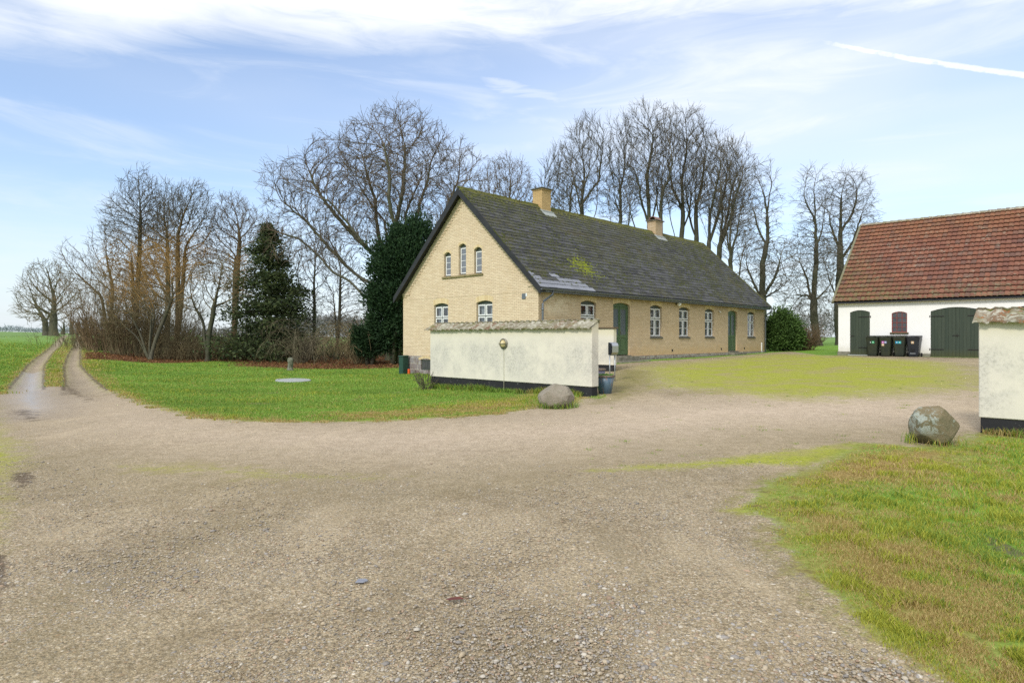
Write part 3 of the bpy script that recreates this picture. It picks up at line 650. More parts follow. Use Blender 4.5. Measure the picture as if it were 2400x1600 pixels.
def ground_fn(g):
    p = pos(g); A = {k: attr(g, k).outputs['Fac'] for k in ('grass', 'moss', 'dry', 'litter', 'wet', 'mud', 'pale', 'weedy', 'far', 'olive')}
    n05 = g.noise(p, .35, 4, .6); n1 = g.noise(p, 1.1, 5, .65); n4 = g.noise(p, 5, 5, .7); n20 = g.noise(p, 24, 4, .7); n90 = g.noise(p, 110, 3, .6)
    # gravel: two sizes of stones over sand
    va = g.n('ShaderNodeTexVoronoi'); g.set(va.inputs['Vector'], p); va.inputs['Scale'].default_value = 55
    vb = g.n('ShaderNodeTexVoronoi'); g.set(vb.inputs['Vector'], p); vb.inputs['Scale'].default_value = 125
    vc = g.n('ShaderNodeTexVoronoi'); g.set(vc.inputs['Vector'], p); vc.inputs['Scale'].default_value = 22
    stops = [(0, (.12, .11, .095)), (.16, (.27, .23, .165)), (.36, (.44, .38, .27)), (.52, (.30, .26, .20)), (.66, (.24, .245, .25)), (.80, (.60, .54, .43)), (.90, (.38, .25, .16)), (1, (.72, .68, .60))]
    sa = g.cramp(g.n('ShaderNodeSeparateColor', {0: va.outputs['Color']}).outputs[0], stops)
    sb = g.cramp(g.n('ShaderNodeSeparateColor', {0: vb.outputs['Color']}).outputs[1], stops)
    sc_ = g.cramp(g.n('ShaderNodeSeparateColor', {0: vc.outputs['Color']}).outputs[2], stops)
    sand = g.mix(n4, (.44, .355, .235), (.34, .27, .175))
    gr = g.mix(g.ramp(vb.outputs['Distance'], .62, .35, 0, .8), sand, sb)
    gr = g.mix(g.ramp(vb.outputs['Distance'], .42, .72, 0, .55), gr, (.12, .095, .06))
    pick = g.m('MULTIPLY', g.ramp(g.n('ShaderNodeSeparateColor', {0: va.outputs['Color']}).outputs[1], .32, .38), g.ramp(va.outputs['Distance'], .52, .38))
    gr = g.mix(g.m('MULTIPLY', pick, .9), gr, sa)
    pick2 = g.m('MULTIPLY', g.ramp(g.n('ShaderNodeSeparateColor', {0: vc.outputs['Color']}).outputs[0], .80, .84), g.ramp(vc.outputs['Distance'], .36, .28))
    gr = g.mix(g.m('MULTIPLY', pick2, .75), gr, sc_)
    # compact and loose areas
    gr = g.mix(g.ramp(n05, .38, .68, 0, .35), gr, (.48, .395, .265))
    gr = g.mix(g.ramp(g.m('ADD', g.m('MULTIPLY', n1, .7), g.m('MULTIPLY', n4, .5)), .54, .80, 0, .55), gr, (.20, .155, .095))
    sp_ = g.ramp(g.noise(p, 42, 3, .75), .36, .64); gr = g.mix(1.0, gr, g.mix(sp_, (.66, .64, .62), (1.26, 1.25, 1.22)), 'MULTIPLY')
    st_ = g.noise(g.scalevec(p, (1.5, .35, 1)), 1.0, 4, .6); gr = g.mix(g.ramp(st_, .52, .72, 0, .38), gr, (.50, .41, .28)); gr = g.mix(g.ramp(st_, .46, .30, 0, .40), gr, (.22, .18, .115))
    track = g.mix(g.ramp(n4, .35, .75), (.56, .465, .365), (.44, .36, .275))
    track = g.mix(1.0, track, g.mix(sp_, (.78, .76, .74), (1.14, 1.13, 1.12)), 'MULTIPLY')
    gr = g.mix(g.m('MULTIPLY', A['olive'], g.ramp(g.m('ADD', n4, g.m('MULTIPLY', n1, .6)), .55, 1.0, .35, .95)), gr, g.mix(g.ramp(n90, .35, .65), (.155, .125, .065), (.30, .25, .155)))
    gr = g.mix(g.m('MULTIPLY', A['pale'], g.ramp(n1, .25, .6, .6, .95)), gr, track)
    mossc = g.mix(g.ramp(n20, .3, .7), (.20, .24, .022), (.40, .42, .05))
    mossc = g.mix(g.ramp(n1, .42, .66, 0, .7), mossc, (.33, .27, .15))
    mk = g.ramp(g.m('ADD', g.m('ADD', g.m('MULTIPLY', n4, .5), g.m('MULTIPLY', n1, .55)), g.m('ADD', A['moss'], g.m('MULTIPLY', n20, .25))), 1.0, 1.30)
    gr = g.mix(g.m('MULTIPLY', mk, .88), gr, mossc)
    wk = g.ramp(g.m('ADD', g.m('MULTIPLY', n4, .8), A['weedy']), .75, 1.3)
    gr = g.mix(g.m('MULTIPLY', wk, .75), gr, g.mix(g.ramp(n20, .3, .7), (.20, .155, .075), (.20, .20, .06)))
    gr = g.mix(g.m('MULTIPLY', A['wet'], g.ramp(g.noise(g.scalevec(p, (3, 1, 1)), 3, 4, .7), .3, .6, .3, .9)), gr, g.mix(n20, (.36, .315, .285), (.25, .21, .18)))
    gr = g.mix(1.0, gr, (1.04, 1.03, 1.00), 'MULTIPLY')
    # grass
    gc = g.mix(g.ramp(n20, .3, .7), (.11, .225, .028), (.22, .37, .06))
    gc = g.mix(g.ramp(n1, .35, .7, 0, .6), gc, (.145, .235, .028))
    gc = g.mix(g.ramp(n05, .45, .75, 0, .35), gc, (.10, .23, .05))
    dryc = g.mix(g.ramp(n20, .3, .7), (.20, .13, .045), (.36, .27, .11))
    dk = g.ramp(g.m('ADD', A['dry'], g.m('MULTIPLY', n4, .6)), .42, 1.15)
    gc = g.mix(dk, gc, dryc)
    fieldc = g.mix(g.ramp(n05, .35, .7), (.145, .24, .065), (.20, .30, .12))
    gc = g.mix(A['far'], gc, fieldc)
    lc = g.mix(g.ramp(n20, .35, .7), (.085, .045, .022), (.21, .105, .045))
    lk = g.ramp(g.m('ADD', A['litter'], g.m('MULTIPLY', g.m('ADD', n4, n20), .35)), .55, 1.05)
    gc = g.mix(lk, gc, lc)
    bare = g.m('MULTIPLY', g.ramp(g.m('ADD', n4, g.m('MULTIPLY', n1, .4)), .80, .88), .7); gc = g.mix(bare, gc, (.13, .10, .055))
    # ragged border
    ek = g.ramp(g.m('ADD', A['grass'], g.m('MULTIPLY', g.m('SUBTRACT', g.m('ADD', g.m('MULTIPLY', n4, .6), g.m('MULTIPLY', n20, .4)), .5), 1.3)), .35, .65)
    c = g.mix(ek, gr, gc)
    c = g.mix(g.m('MULTIPLY', g.ramp(g.m('ADD', A['mud'], g.m('ADD', g.m('MULTIPLY', g.m('SUBTRACT', n4, .5), 1.6), g.m('MULTIPLY', g.m('SUBTRACT', n20, .5), .7))), .42, .72), g.m('MULTIPLY', g.ramp(A['mud'], .02, .3), .8)), c, g.mix(n20, (.085, .062, .045), (.15, .115, .085)))
    g.set(g.b.inputs['Base Color'], c)
    rg = g.m('SUBTRACT', .92, g.m('MULTIPLY', g.ramp(g.m('ADD', A['wet'], g.m('MULTIPLY', n4, .5)), .8, 1.25), .60)); g.set(g.b.inputs['Roughness'], rg); g.set(g.b.inputs['Specular IOR Level'], g.m('MULTIPLY_ADD', g.ramp(g.m('ADD', A['wet'], g.m('MULTIPLY', n4, .5)), .7, 1.2), .75, .04))
    h1 = g.m('MULTIPLY', g.m('SUBTRACT', 1.0, ek), g.m('ADD', g.m('MULTIPLY', vb.outputs['Distance'], -.35), g.m('ADD', g.m('MULTIPLY', g.m('MULTIPLY', pick, va.outputs['Distance']), -.9), g.m('MULTIPLY', pick, .6))))
    h = g.m('ADD', g.m('ADD', h1, g.m('MULTIPLY', n20, .5)), g.m('MULTIPLY', g.m('MULTIPLY', n4, 2.5), .6))
    wetk = g.ramp(g.m('ADD', A['wet'], g.m('MULTIPLY', n4, .5)), .8, 1.15); h = g.m('MULTIPLY', h, g.m('SUBTRACT', 1.0, g.m('MULTIPLY', wetk, .93)))
    bump(g, h, .55, .022)
M['ground'] = mat('ground', ground_fn, .92, spec=.05)

def build_ground():
    th = np.concatenate([np.linspace(-math.pi, R(-47), 60, endpoint=False), np.linspace(R(-47), R(47), 760, endpoint=False), np.linspace(R(47), math.pi, 60)])
    rr = np.concatenate([[0.02, .5, 1.0, 1.6], np.geomspace(2.2, 130, 560), np.geomspace(135, 3500, 60)])
    T, Rr = np.meshgrid(th, rr)
    X = Rr * np.sin(T); Y = Rr * np.cos(T); Z = TZ(X, Y)
    ms = masks(X.ravel(), Y.ravel())
    gz = ms['grass'].reshape(X.shape)
    lump = (np.sin(X * 1.7 + Y * .6) * np.sin(Y * 1.3 - X * .4) + .6 * np.sin(X * 4.1 + 1) * np.sin(Y * 3.7)) * .008
    fade = np.clip(1 - Rr / 60, 0, 1)
    rut = np.maximum(sdist(X, Y, rutL), sdist(X, Y, rutR)).clip(-1, .35)
    Z = Z + lump * fade + gz * .03 * fade - np.clip(rut + .1, 0, .4) * .22 * (Y > 17)
    nr, nc = X.shape
    idx = np.arange(nr * nc).reshape(nr, nc)
    q = np.stack([idx[:-1, :-1], idx[:-1, 1:], idx[1:, 1:], idx[1:, :-1]], -1).reshape(-1, 4)[:, ::-1]
    Vt = np.stack([X.ravel(), Y.ravel(), Z.ravel()], 1)
    cen = Vt[q].mean(1); fx, fy = cen[:, 0], cen[:, 1]
    fg = ms['grass'][q].mean(1) > .5; fl = ms['litter'][q].mean(1) > .5
    ruts = np.maximum(sdist(fx, fy, rutL), sdist(fx, fy, rutR)) > -.02
    vg = sdist(fx, fy, vergeW) > 0
    cat = np.where(fg, 3, 0)
    cat = np.where(~fg & ruts & (fy > 17), 1, cat)
    cat = np.where(fg & vg, 2, cat)
    lawnm = (fx > -22 - (fy - 30) * .68) & (fy < 44) & (fx < 3) & (fy > 8)
    cat = np.where(fg & ~vg & lawnm, 4, cat)
    cat = np.where(fg & fl, 5, cat)
    for k, nm in ((0, 'gravel_yard'), (1, 'farm_track'), (2, 'grass_verge'), (3, 'field'), (4, 'lawn'), (5, 'leaf_covered_ground')):
        qq = q[cat == k]; u, inv = np.unique(qq.ravel(), return_inverse=True)
        o = np_mesh(nm, Vt[u], inv.reshape(-1, 4), M['ground'], smooth=True, attrs={a: v[u] for a, v in ms.items()})
        o['kind'] = 'structure'
build_ground()

# ------------------------------------------------------------------ wall with openings
def arch_pts(u0, u1, spring, top, n=8):
    out = []
    for i in range(n + 1):
        t = i / n; out.append((u0 + (u1 - u0) * t, spring + (top - spring) * (1 - (2 * t - 1) ** 2)))
    return out
def wall_plane(mb, u0, u1, zlo, top, ops, depth=.14, extra=()):
    """a wall in the (u, z) plane with segment-arched openings (u0,u1,z0,spring,top) and their reveals; top(u) is its upper edge"""
    br = {u0, u1, *extra}; arcs = []
    for o in ops:
        a = arch_pts(*o[:2], o[3], o[4]); arcs.append(a); br.update(p[0] for p in a)
    br = sorted(b for b in br if u0 - 1e-9 <= b <= u1 + 1e-9)
    def ah(a, u):
        for (x0, z0), (x1, z1) in zip(a, a[1:]):
            if x0 - 1e-9 <= u <= x1 + 1e-9: return z0 + (z1 - z0) * (u - x0) / (x1 - x0)
    for a, b in zip(br, br[1:]):
        if b - a < 1e-6: continue
        mid = (a + b) / 2; cur = (zlo, zlo)
        hits = sorted([(o[2], k) for k, o in enumerate(ops) if o[0] < mid < o[1]])
        for z0, k in hits:
            mb.face([(a, 0, cur[0]), (b, 0, cur[1]), (b, 0, z0), (a, 0, z0)]); cur = (ah(arcs[k], a), ah(arcs[k], b))
        mb.face([(a, 0, cur[0]), (b, 0, cur[1]), (b, 0, top(b)), (a, 0, top(a))])
    for o, arc in zip(ops, arcs):
        ring = [(o[0], o[2])] + arc + [(o[1], o[2])]
        for p, q in zip(ring, ring[1:] + ring[:1]):
            mb.face([(p[0], 0, p[1]), (q[0], 0, q[1]), (q[0], depth, q[1]), (p[0], depth, p[1])])

# ================================================================== FARMHOUSE
HW, HL = 8.88, 22.6
BB = .65                        # foot of the brickwork
house = empty('farmhouse', (HC[0], HC[1], 0), RZ)
tag(house, 'long yellow brick farmhouse with mossy dark slate roof and two chimneys', 'farmhouse')
RIDGE, SL = 8.2, .971
def roofz(x): return RIDGE - abs(x + HW / 2) * SL
gx = lambda u, d, z: (u, d, z)                   # gable wall: u = x, depth = +y
fx_ = lambda u, d, z: (-d, u, z)                 # long wall: u = y, depth = -x
gable_ops = [(-5.78, -5.30, 4.32, 5.33, 5.44), (-4.76, -4.27, 4.34, 5.62, 5.73), (-3.75, -3.26, 4.32, 5.37, 5.48), (-6.50, -5.49, 1.5, 3.03, 3.12), (-3.60, -2.60, 1.5, 3.04, 3.13)]
side_ops = [(2.77, 3.88, 1.55, 3.04, 3.14), (5.20, 6.57, .70, 3.05, 3.15), (8.40, 9.52, 1.55, 3.05, 3.15), (11.28, 12.40, 1.55, 3.05, 3.15), (14.20, 15.32, 1.55, 3.05, 3.15), (17.15, 18.42, .72, 3.05, 3.15), (19.95, 21.08, 1.55, 3.05, 3.15)]
DEP = .16
mb = MB(gx); wall_plane(mb, -HW, 0, BB, lambda u: roofz(u) - .12, gable_ops, DEP, extra=(-HW / 2,))
mb.build('gable_wall', M['brick_gable'], house)
mb = MB(fx_); wall_plane(mb, 0, HL, BB, lambda u: roofz(0) - .12, side_ops, DEP)
mb.build('side_wall', M['brick_side'], house)
mb = MB(); mb.face([(-HW, 0, -.5), (-HW, HL, -.5), (-HW, HL, roofz(-HW) - .12), (-HW, 0, roofz(-HW) - .12)])
mb.face([(-HW, HL, -.5), (0, HL, -.5), (0, HL, roofz(0) - .12), (-HW / 2, HL, RIDGE - .12), (-HW, HL, roofz(-HW) - .12)])
mb.build('rear_wall', M['brick_gable'], house)
# inner dark shell so rooms are closed and no light runs through the house
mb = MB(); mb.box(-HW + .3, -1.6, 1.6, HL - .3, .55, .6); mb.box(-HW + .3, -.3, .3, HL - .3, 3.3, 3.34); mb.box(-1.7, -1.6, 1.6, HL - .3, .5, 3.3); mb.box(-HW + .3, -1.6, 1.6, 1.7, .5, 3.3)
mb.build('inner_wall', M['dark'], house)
# granite plinth
PL = .02
mb = MB(); mb.box(-HW - PL, -7.47, -PL, .12, -.7, BB - .004); mb.box(-6.74, PL, -PL, .12, -.7, BB - .004); mb.box(-7.47, -6.74, -PL, .12, .47, BB - .004); mb.box(-7.47, -6.74, -PL, .12, -.7, -.02)
mb.box(-.12, PL + .02, .121, HL + PL, -.3, BB - .004); mb.build('plinth', M['granite'], house, bevel=.012)
cw = MB(); cw.box(-7.46, -6.75, .05, .09, -.015, .46); cwo = cw.build('cellar_window', M['dark_frame'], house)
mb = MB();
for k in range(3): mb.box(-7.40 + k * .22, -7.22 + k * .22, .035, .045, .05, .40)
mb.build('pane', M['barn_glass'], cwo)
mb = MB()
for i in range(11):
    a = -7.62 + i * .1; mb.box(a + .004, a + .096, -PL - .014, .05, .45 + .09 * math.sin(math.pi * (i + .5) / 11), .45 + .12 + .09 * math.sin(math.pi * (i + .5) / 11))
mb.build('brick_arch', M['soldier'], cwo)
# brick arches over the openings, a few millimetres proud
for o, nm, xf in [(o, 'g', gx) for o in gable_ops] + [(o, 's', fx_) for o in side_ops]:
    mb = MB(xf); a = arch_pts(o[0] - .04, o[1] + .04, o[3], o[4], 10); hgt = .11 if (o[1] - o[0]) < .6 else .235
    for p, q in zip(a, a[1:]):
        uvq = [(p[0], .01), (q[0], .01), (q[0], .23), (p[0], .23)]
        mb.face([(p[0], -.004, p[1] + .003), (q[0], -.004, q[1] + .003), (q[0], -.004, q[1] + hgt), (p[0], -.004, p[1] + hgt)], uvq)
    mb.build('brick_arch', M['soldier'], house)
# cornice under the eaves: corbelled courses with dentils
mb = MB(fx_); mb.box(.0, HL, -.075, -.002, 3.52, 3.72); mb.box(.0, HL, -.045, -.002, 3.46, 3.518)
u = .1
while u < HL - .1: mb.box(u, u + .11, -.045, -.002, 3.385, 3.458); u += .23
u = .1
while u < HL - .1: mb.box(u + .02, u + .075, -.025, -.002, 3.32, 3.383); u += .23
mb.build('cornice', M['brick_side'], house)
# stepped rake course on the gable, sawtooth lower edge
mb = MB(gx); k = 0; z = 3.70
while z < 7.75:
    out_ = .115 if k % 2 else 0.0; half = (RIDGE - .17 - (z + .0667)) / SL; inner = max(0, half - .36) - out_
    for s in (-1, 1):
        x0, x1 = sorted((-HW / 2 + s * half, -HW / 2 + s * max(inner, 0))); mb.box(x0, x1, -.028, -.001, z, z + .0655)
    z += .0667; k += 1
mb.box(-HW - .01, -HW + .55, -.05, -.001, 3.60, 3.699); mb.box(-.55, .05, -.05, -.001, 3.60, 3.699); mb.box(-HW - .01, -HW + .28, -.03, -.001, 3.50, 3.599); mb.box(-.28, .03, -.03, -.001, 3.50, 3.599)
mb.build('rake_course', M['brick_gable'], house)
mb = MB(gx); mb.box(-HW, 0, -.009, -.001, 3.375, 3.40); mb.build('string_course', M['brick_gable'], house)
mb = MB(); mb.box(-5.88, -3.16, -.07, -.005, 4.235, 4.315); mb.build('attic_sill', M['sill'], house, bevel=.01)

def window(xf, o, kind, parent):
    u0, u1, z0, sp, top = o; d = DEP - .05
    w = empty_child('window', parent)
    mb = MB(xf)                                               # dark green outer frame filling the arch
    a = arch_pts(u0, u1, sp, top)
    for p, q in zip(a, a[1:]): mb.face([(p[0], d + .012, sp - .07), (q[0], d + .012, sp - .07), (q[0], d + .012, q[1]), (p[0], d + .012, p[1])])
    mb.box(u0, u0 + .03, d, d + .05, z0, sp - .07); mb.box(u1 - .03, u1, d, d + .05, z0, sp - .07); mb.box(u0 + .03, u1 - .03, d, d + .05, z0, z0 + .05)
    mid = (u0 + u1) / 2
    zt = sp - .07
    if kind == 'attic':
        mb.build('frame', M['dark_frame'], w)
        mb = MB(xf); b = .045; U0, U1, Z0 = u0 + .035, u1 - .03, z0 + .06
        mb.box(U0, U0 + b, d - .015, d + .02, Z0, zt); mb.box(U1 - b, U1, d - .015, d + .02, Z0, zt); mb.box(U0 + b, U1 - b, d - .015, d + .02, Z0, Z0 + b); mb.box(U0 + b, U1 - b, d - .015, d + .02, zt - b, zt)
        nb = 4 if zt - Z0 > 1.1 else 3
        for i in range(1, nb): zz = Z0 + (zt - Z0) * i / nb; mb.box(U0 + b, U1 - b, d - .008, d + .012, zz - .011, zz + .011)
        mb.build('sash', M['white'], w)
        mb = MB(xf); mb.face([(U0 + b, d + .006, Z0), (U1 - b, d + .006, Z0), (U1 - b, d + .006, zt), (U0 + b, d + .006, zt)]); mb.build('pane', M['attic_glass'], w)
        return w
    mb.box(mid - .018, mid + .018, d - .004, d + .05, z0 + .05, zt)
    full = kind == 'tall'
    zm = z0 + .05 + (zt - z0 - .05) * (.655 if full else .5)
    if full: zm = sp - .07 - .50
    mb.box(u0 + .03, mid - .018, d - .004, d + .05, zm - .018, zm + .018); mb.box(mid + .018, u1 - .03, d - .004, d + .05, zm - .018, zm + .018)
    mb.build('frame', M['dark_frame'], w)
    for (a0, a1) in ((u0 + .032, mid - .02), (mid + .02, u1 - .032)):
        for (b0, b1, bar) in ((z0 + .055, zm - .022, full), (zm + .022, zt - .004, False)):
            mb = MB(xf); b = .05
            mb.box(a0, a0 + b, d - .02, d + .025, b0, b1); mb.box(a1 - b, a1, d - .02, d + .025, b0, b1); mb.box(a0 + b, a1 - b, d - .02, d + .025, b0, b0 + b); mb.box(a0 + b, a1 - b, d - .02, d + .025, b1 - b, b1)
            if bar or (not full and b1 - b0 > .9): zz = (b0 + b1) / 2; mb.box(a0 + b, a1 - b, d - .012, d + .012, zz - .012, zz + .012)
            mb.build('sash', M['white'], w)
    mb = MB(xf); mb.face([(u0 + .05, d + .01, z0 + .06), (u1 - .05, d + .01, z0 + .06), (u1 - .05, d + .01, zt - .02), (u0 + .05, d + .01, zt - .02)]); mb.build('pane', M['glass'], w)
    # net curtains with folds, drawn to the sides
    mb = MB(xf)
    for (c0, c1) in (((u0 + .02, u0 + .40), (u1 - .36, u1 - .02)) if random.random() < .8 else ((u0 + .02, mid - .02), (mid + .3, u1 - .02))):
        n = 14; prev = None
        for i in range(n + 1):
            uu = c0 + (c1 - c0) * i / n; dd = d + .16 + .02 * math.sin(i * 1.9)
            if prev: mb.face([(prev[0], prev[1], z0 + .05), (uu, dd, z0 + .05), (uu, dd, zt), (prev[0], prev[1], zt)])
            prev = (uu, dd)
    mb.build('curtain', M['curtain'], w)
    if full or True:
        mb = MB(xf); mb.box(u0 - .04, u1 + .04, -.055, -.003, z0 - .065, z0 + .005); mb.box(u0 + .01, u1 - .01, .0, d + .02, z0 + .003, z0 + .045); mb.build('sill', M['dark_sill'], w, bevel=.006)
    return w
def empty_child(name, parent):
    o = bpy.data.objects.new(name, None); o.empty_display_size = .1; SC.collection.objects.link(o); o.parent = parent; return o
for o in gable_ops[:3]: window(gx, o, 'attic', house)
for o in gable_ops[3:]: window(gx, o, 'tall', house)
for k in (0, 2, 3, 4, 6): window(fx_, side_ops[k], 'tall', house)

def house_door(o, parent, single):
    u0, u1, z0, sp, top = o; d = DEP - .04; dr = empty_child('door', parent)
    mb = MB(fx_); a = arch_pts(u0, u1, sp, top); zt = sp - .03
    for p, q in zip(a, a[1:]): mb.face([(p[0], d + .005, zt), (q[0], d + .005, zt), (q[0], d + .005, q[1]), (p[0], d + .005, p[1])])
    mb.box(u0, u0 + .06, d - .02, d + .05, z0, zt); mb.box(u1 - .06, u1, d - .02, d + .05, z0, zt); mb.box(u0 + .06, u1 - .06, d - .02, d + .05, zt - .06, zt); mb.build('frame', M['green_door'], dr, bevel=.004)
    mid = (u0 + u1) / 2; T = zt - .07
    for (a0, a1) in ((u0 + .065, mid - .004), (mid + .004, u1 - .065)):
        lf = MB(fx_); s = .085; zg = z0 + .92
        lf.box(a0, a0 + s, d, d + .045, z0 + .03, T); lf.box(a1 - s, a1, d, d + .045, z0 + .03, T)
        lf.box(a0 + s, a1 - s, d, d + .045, z0 + .03, z0 + .18); lf.box(a0 + s, a1 - s, d, d + .045, zg - .10, zg + .04); lf.box(a0 + s, a1 - s, d, d + .045, T - .1, T)
        lf.box(a0 + s, a1 - s, d + .022, d + .035, z0 + .18, zg - .10); lf.box(a0 + s + .06, a1 - s - .06, d + .010, d + .022, z0 + .25, zg - .17)
        lo = lf.build('leaf', M['green_door'], dr, bevel=.005)
        pm = MB(fx_); pm.face([(a0 + s, d + .02, zg + .04), (a1 - s, d + .02, zg + .04), (a1 - s, d + .02, T - .1), (a0 + s, d + .02, T - .1)]); pm.build('pane', M['frost'], lo)
    mb = MB(fx_); mb.box(mid - .025, mid + .025, d - .02, d - .002, z0 + .03, T); mb.build('cover_strip', M['green_door'], dr)
    mb = MB(fx_); mb.box(mid + .05, mid + .085, d - .012, d - .002, z0 + .98, z0 + 1.16); mb.tube([(mid + .067, d - .01, z0 + 1.08), (mid + .067, d - .06, z0 + 1.08), (mid + .16, d - .06, z0 + 1.08)], .009, 6); mb.build('handle', M['brass'], dr)
house_door(side_ops[1], house, False); house_door(side_ops[5], house, True)
gzd = lambda u: tz(*(HC + V2 * u + A2 * .6))
mb = MB(fx_); o = side_ops[1]; mb.box(o[0] - .10, o[1] + .35, -.36, -.045, .30, .66); mb.box(o[0] - .4, o[1] + .8, -.68, -.365, .05, .46); mb.box(o[0] - .02, o[1] + .02, -.1, .1, .662, .70); mb.build('doorstep', M['step'], house, bevel=.02)
mb = MB(fx_); o = side_ops[5]; mb.box(o[0] - .05, o[1] + .45, -.42, -.045, .2, .64); mb.box(o[0] - .02, o[1] + .02, -.1, .1, .642, .72); mb.build('doorstep', M['step'], house, bevel=.02)

# roof: decks, slates laid one by one on the yard side, boards, ridge
Y0, Y1, EX = -.30, HL + .28, .36
roof = empty_child('roof', house)
mb = MB()
for s in (-1, 1):
    xe = -HW / 2 + s * (HW / 2 + EX); xr = -HW / 2
    mb.hexa([(xr, Y0, RIDGE - .10), (xe, Y0, roofz(xe) - .10), (xe, Y1, roofz(xe) - .10), (xr, Y1, RIDGE - .10), (xr, Y0, RIDGE - .03), (xe, Y0, roofz(xe) - .03), (xe, Y1, roofz(xe) - .03), (xr, Y1, RIDGE - .03)])
mb.build('roof_deck', M['slate'], roof)
mbs, mbn = MB(), MB()
slope = math.hypot(1, SL); Ls = (HW / 2 + EX) * slope; ex = .245; rows = int(Ls / ex) + 1; wslate = .52
cs, sn = 1 / slope, SL / slope
newset = {(0, 0), (0, 1), (0, 2), (0, 3), (0, 4), (1, 0), (1, 1), (1, 2), (1, 3), (1, 4), (1, 5), (2, 0), (2, 3), (2, 5), (3, 0), (3, 3), (0, 5), (1, 6), (0, 6), (2, 4)}
for r in range(rows):
    c = 0; y = Y0 - (.26 if r % 2 else 0)
    while y < Y1:
        ya, yb = max(y, Y0), min(y + wslate, Y1)
        if yb - ya > .04:
            s0 = r * ex - .02; s1 = min(s0 + ex + .14, Ls)     # distances up the slope
            j = [random.uniform(-.008, .008) for _ in range(4)]; lift = .010 + random.uniform(0, .012)
            def pt(yy, s, h): return (EX - s * cs + h * sn, yy, roofz(EX) + s * sn + h * cs)
            t = .012; q = mbn if (r, c) in newset else mbs
            q.hexa([pt(ya + .004, s0 + j[0], lift - t - .02), pt(yb - .004, s0 + j[1], lift - t - .02), pt(yb - .004, s1, -.028), pt(ya + .004, s1, -.028),
                    pt(ya + .004, s0 + j[0], lift), pt(yb - .004, s0 + j[1], lift), pt(yb - .004, s1, -.014), pt(ya + .004, s1, -.014)])
        y += wslate; c += 1
mbs.build('slates', M['slate'], roof)
mbn.build('replacement_slates', M['slate_new'], roof, label='clean pale grey replacement slates at the near eave')
# moss cushions on the roof
def moss_field(n, fn, matname, name, size=(.03, .10)):
    Vs, Fs = [], []
    base = np.array([(math.cos(a), math.sin(a), 0) for a in np.linspace(0, 2 * math.pi, 6, endpoint=False)] + [(0, 0, 1)])
    tri = np.array([(i, (i + 1) % 6, 6) for i in range(6)])
    up = np.array([sn, 0, cs]); al = np.array([-cs, 0, sn]); yv = np.array([0, 1., 0]); k = 0
    for _ in range(n):
        y, s, sz = fn()
        if y is None: continue
        b = np.array([EX - s * cs + .0 * sn, y, roofz(EX) + s * sn])
        pts = b + (base[:, :1] * yv * sz * random.uniform(.8, 1.6) + base[:, 1:2] * al * sz) + base[:, 2:3] * up * sz * random.uniform(.35, .6) + np.random.default_rng(k).normal(0, sz * .12, (7, 3))
        Vs.append(pts); Fs.append(tri + 7 * k); k += 1
    o = np_mesh(name, np.concatenate(Vs), np.concatenate(Fs), M[matname], roof, smooth=True); o['kind'] = 'stuff'
cl = [(random.uniform(Y0, Y1), random.uniform(.5, Ls), random.uniform(.4, 1.2)) for _ in range(60)]
def mf():
    if random.random() < .5: return random.uniform(Y0 + .1, Y1 - .1), max(.2, min(Ls, round(random.uniform(.3, Ls) / ex) * ex + random.uniform(-.05, .03))), random.uniform(.018, .05)
    c = random.choice(cl); return min(Y1, max(Y0, random.gauss(c[0], c[2]))), max(.3, min(Ls, random.gauss(c[1], c[2] * .6))), random.uniform(.02, .06)
moss_field(9000, mf, 'moss', 'moss_cushions')
def mf2():
    return random.gauss(4.15, .42), max(.7, random.gauss(1.75, .38)), random.uniform(.025, .06)
moss_field(420, mf2, 'moss_bright', 'bright_moss')
def mf3(): return random.uniform(Y0, Y1), Ls - abs(random.gauss(0, .10 if random.random() < .7 else .35)), random.uniform(.03, .08)
moss_field(2200, mf3, 'moss_ridge', 'ridge_moss')
mb = MB(); mb.tube([(-HW / 2, Y0 - .01 + (Y1 - Y0) * i / 40, RIDGE - .03 + .012 * math.sin(i * 1.7)) for i in range(41)], .075, 8); mb.build('ridge_cap', M['moss_ridge'], roof)
# mossy far verge
mb = MB(); mb.hexa([(-HW / 2, Y1 - .08, RIDGE - .02), (EX, Y1 - .08, roofz(EX) - .02), (EX, Y1 + .03, roofz(EX) - .02), (-HW / 2, Y1 + .03, RIDGE - .02), (-HW / 2, Y1 - .08, RIDGE + .035), (EX, Y1 - .08, roofz(EX) + .035), (EX, Y1 + .03, roofz(EX) + .035), (-HW / 2, Y1 + .03, RIDGE + .035)])
mb.build('verge_strip', M['moss_ridge'], roof)
for s in (-1, 1):
    mb = MB(); xe = -HW / 2 + s * (HW / 2 + EX + .02); xr = -HW / 2
    for yy in (Y0 - .035,):
        mb.hexa([(xr, yy, RIDGE - .34), (xe, yy, roofz(xe) - .29), (xe, yy + .035, roofz(xe) - .29), (xr, yy + .035, RIDGE - .34), (xr, yy, RIDGE + .0), (xe, yy, roofz(xe) - .0), (xe, yy + .035, roofz(xe) - .0), (xr, yy + .035, RIDGE + .0)])
    mb.hexa([(xr, Y0, RIDGE - .19), (xe, Y0, roofz(xe) - .19), (xe, -.01, roofz(xe) - .19), (xr, -.01, RIDGE - .19), (xr, Y0, RIDGE - .105), (xe, Y0, roofz(xe) - .105), (xe, -.01, roofz(xe) - .105), (xr, -.01, RIDGE - .105)])
    mb.build('bargeboard', M['black_wood'], house)
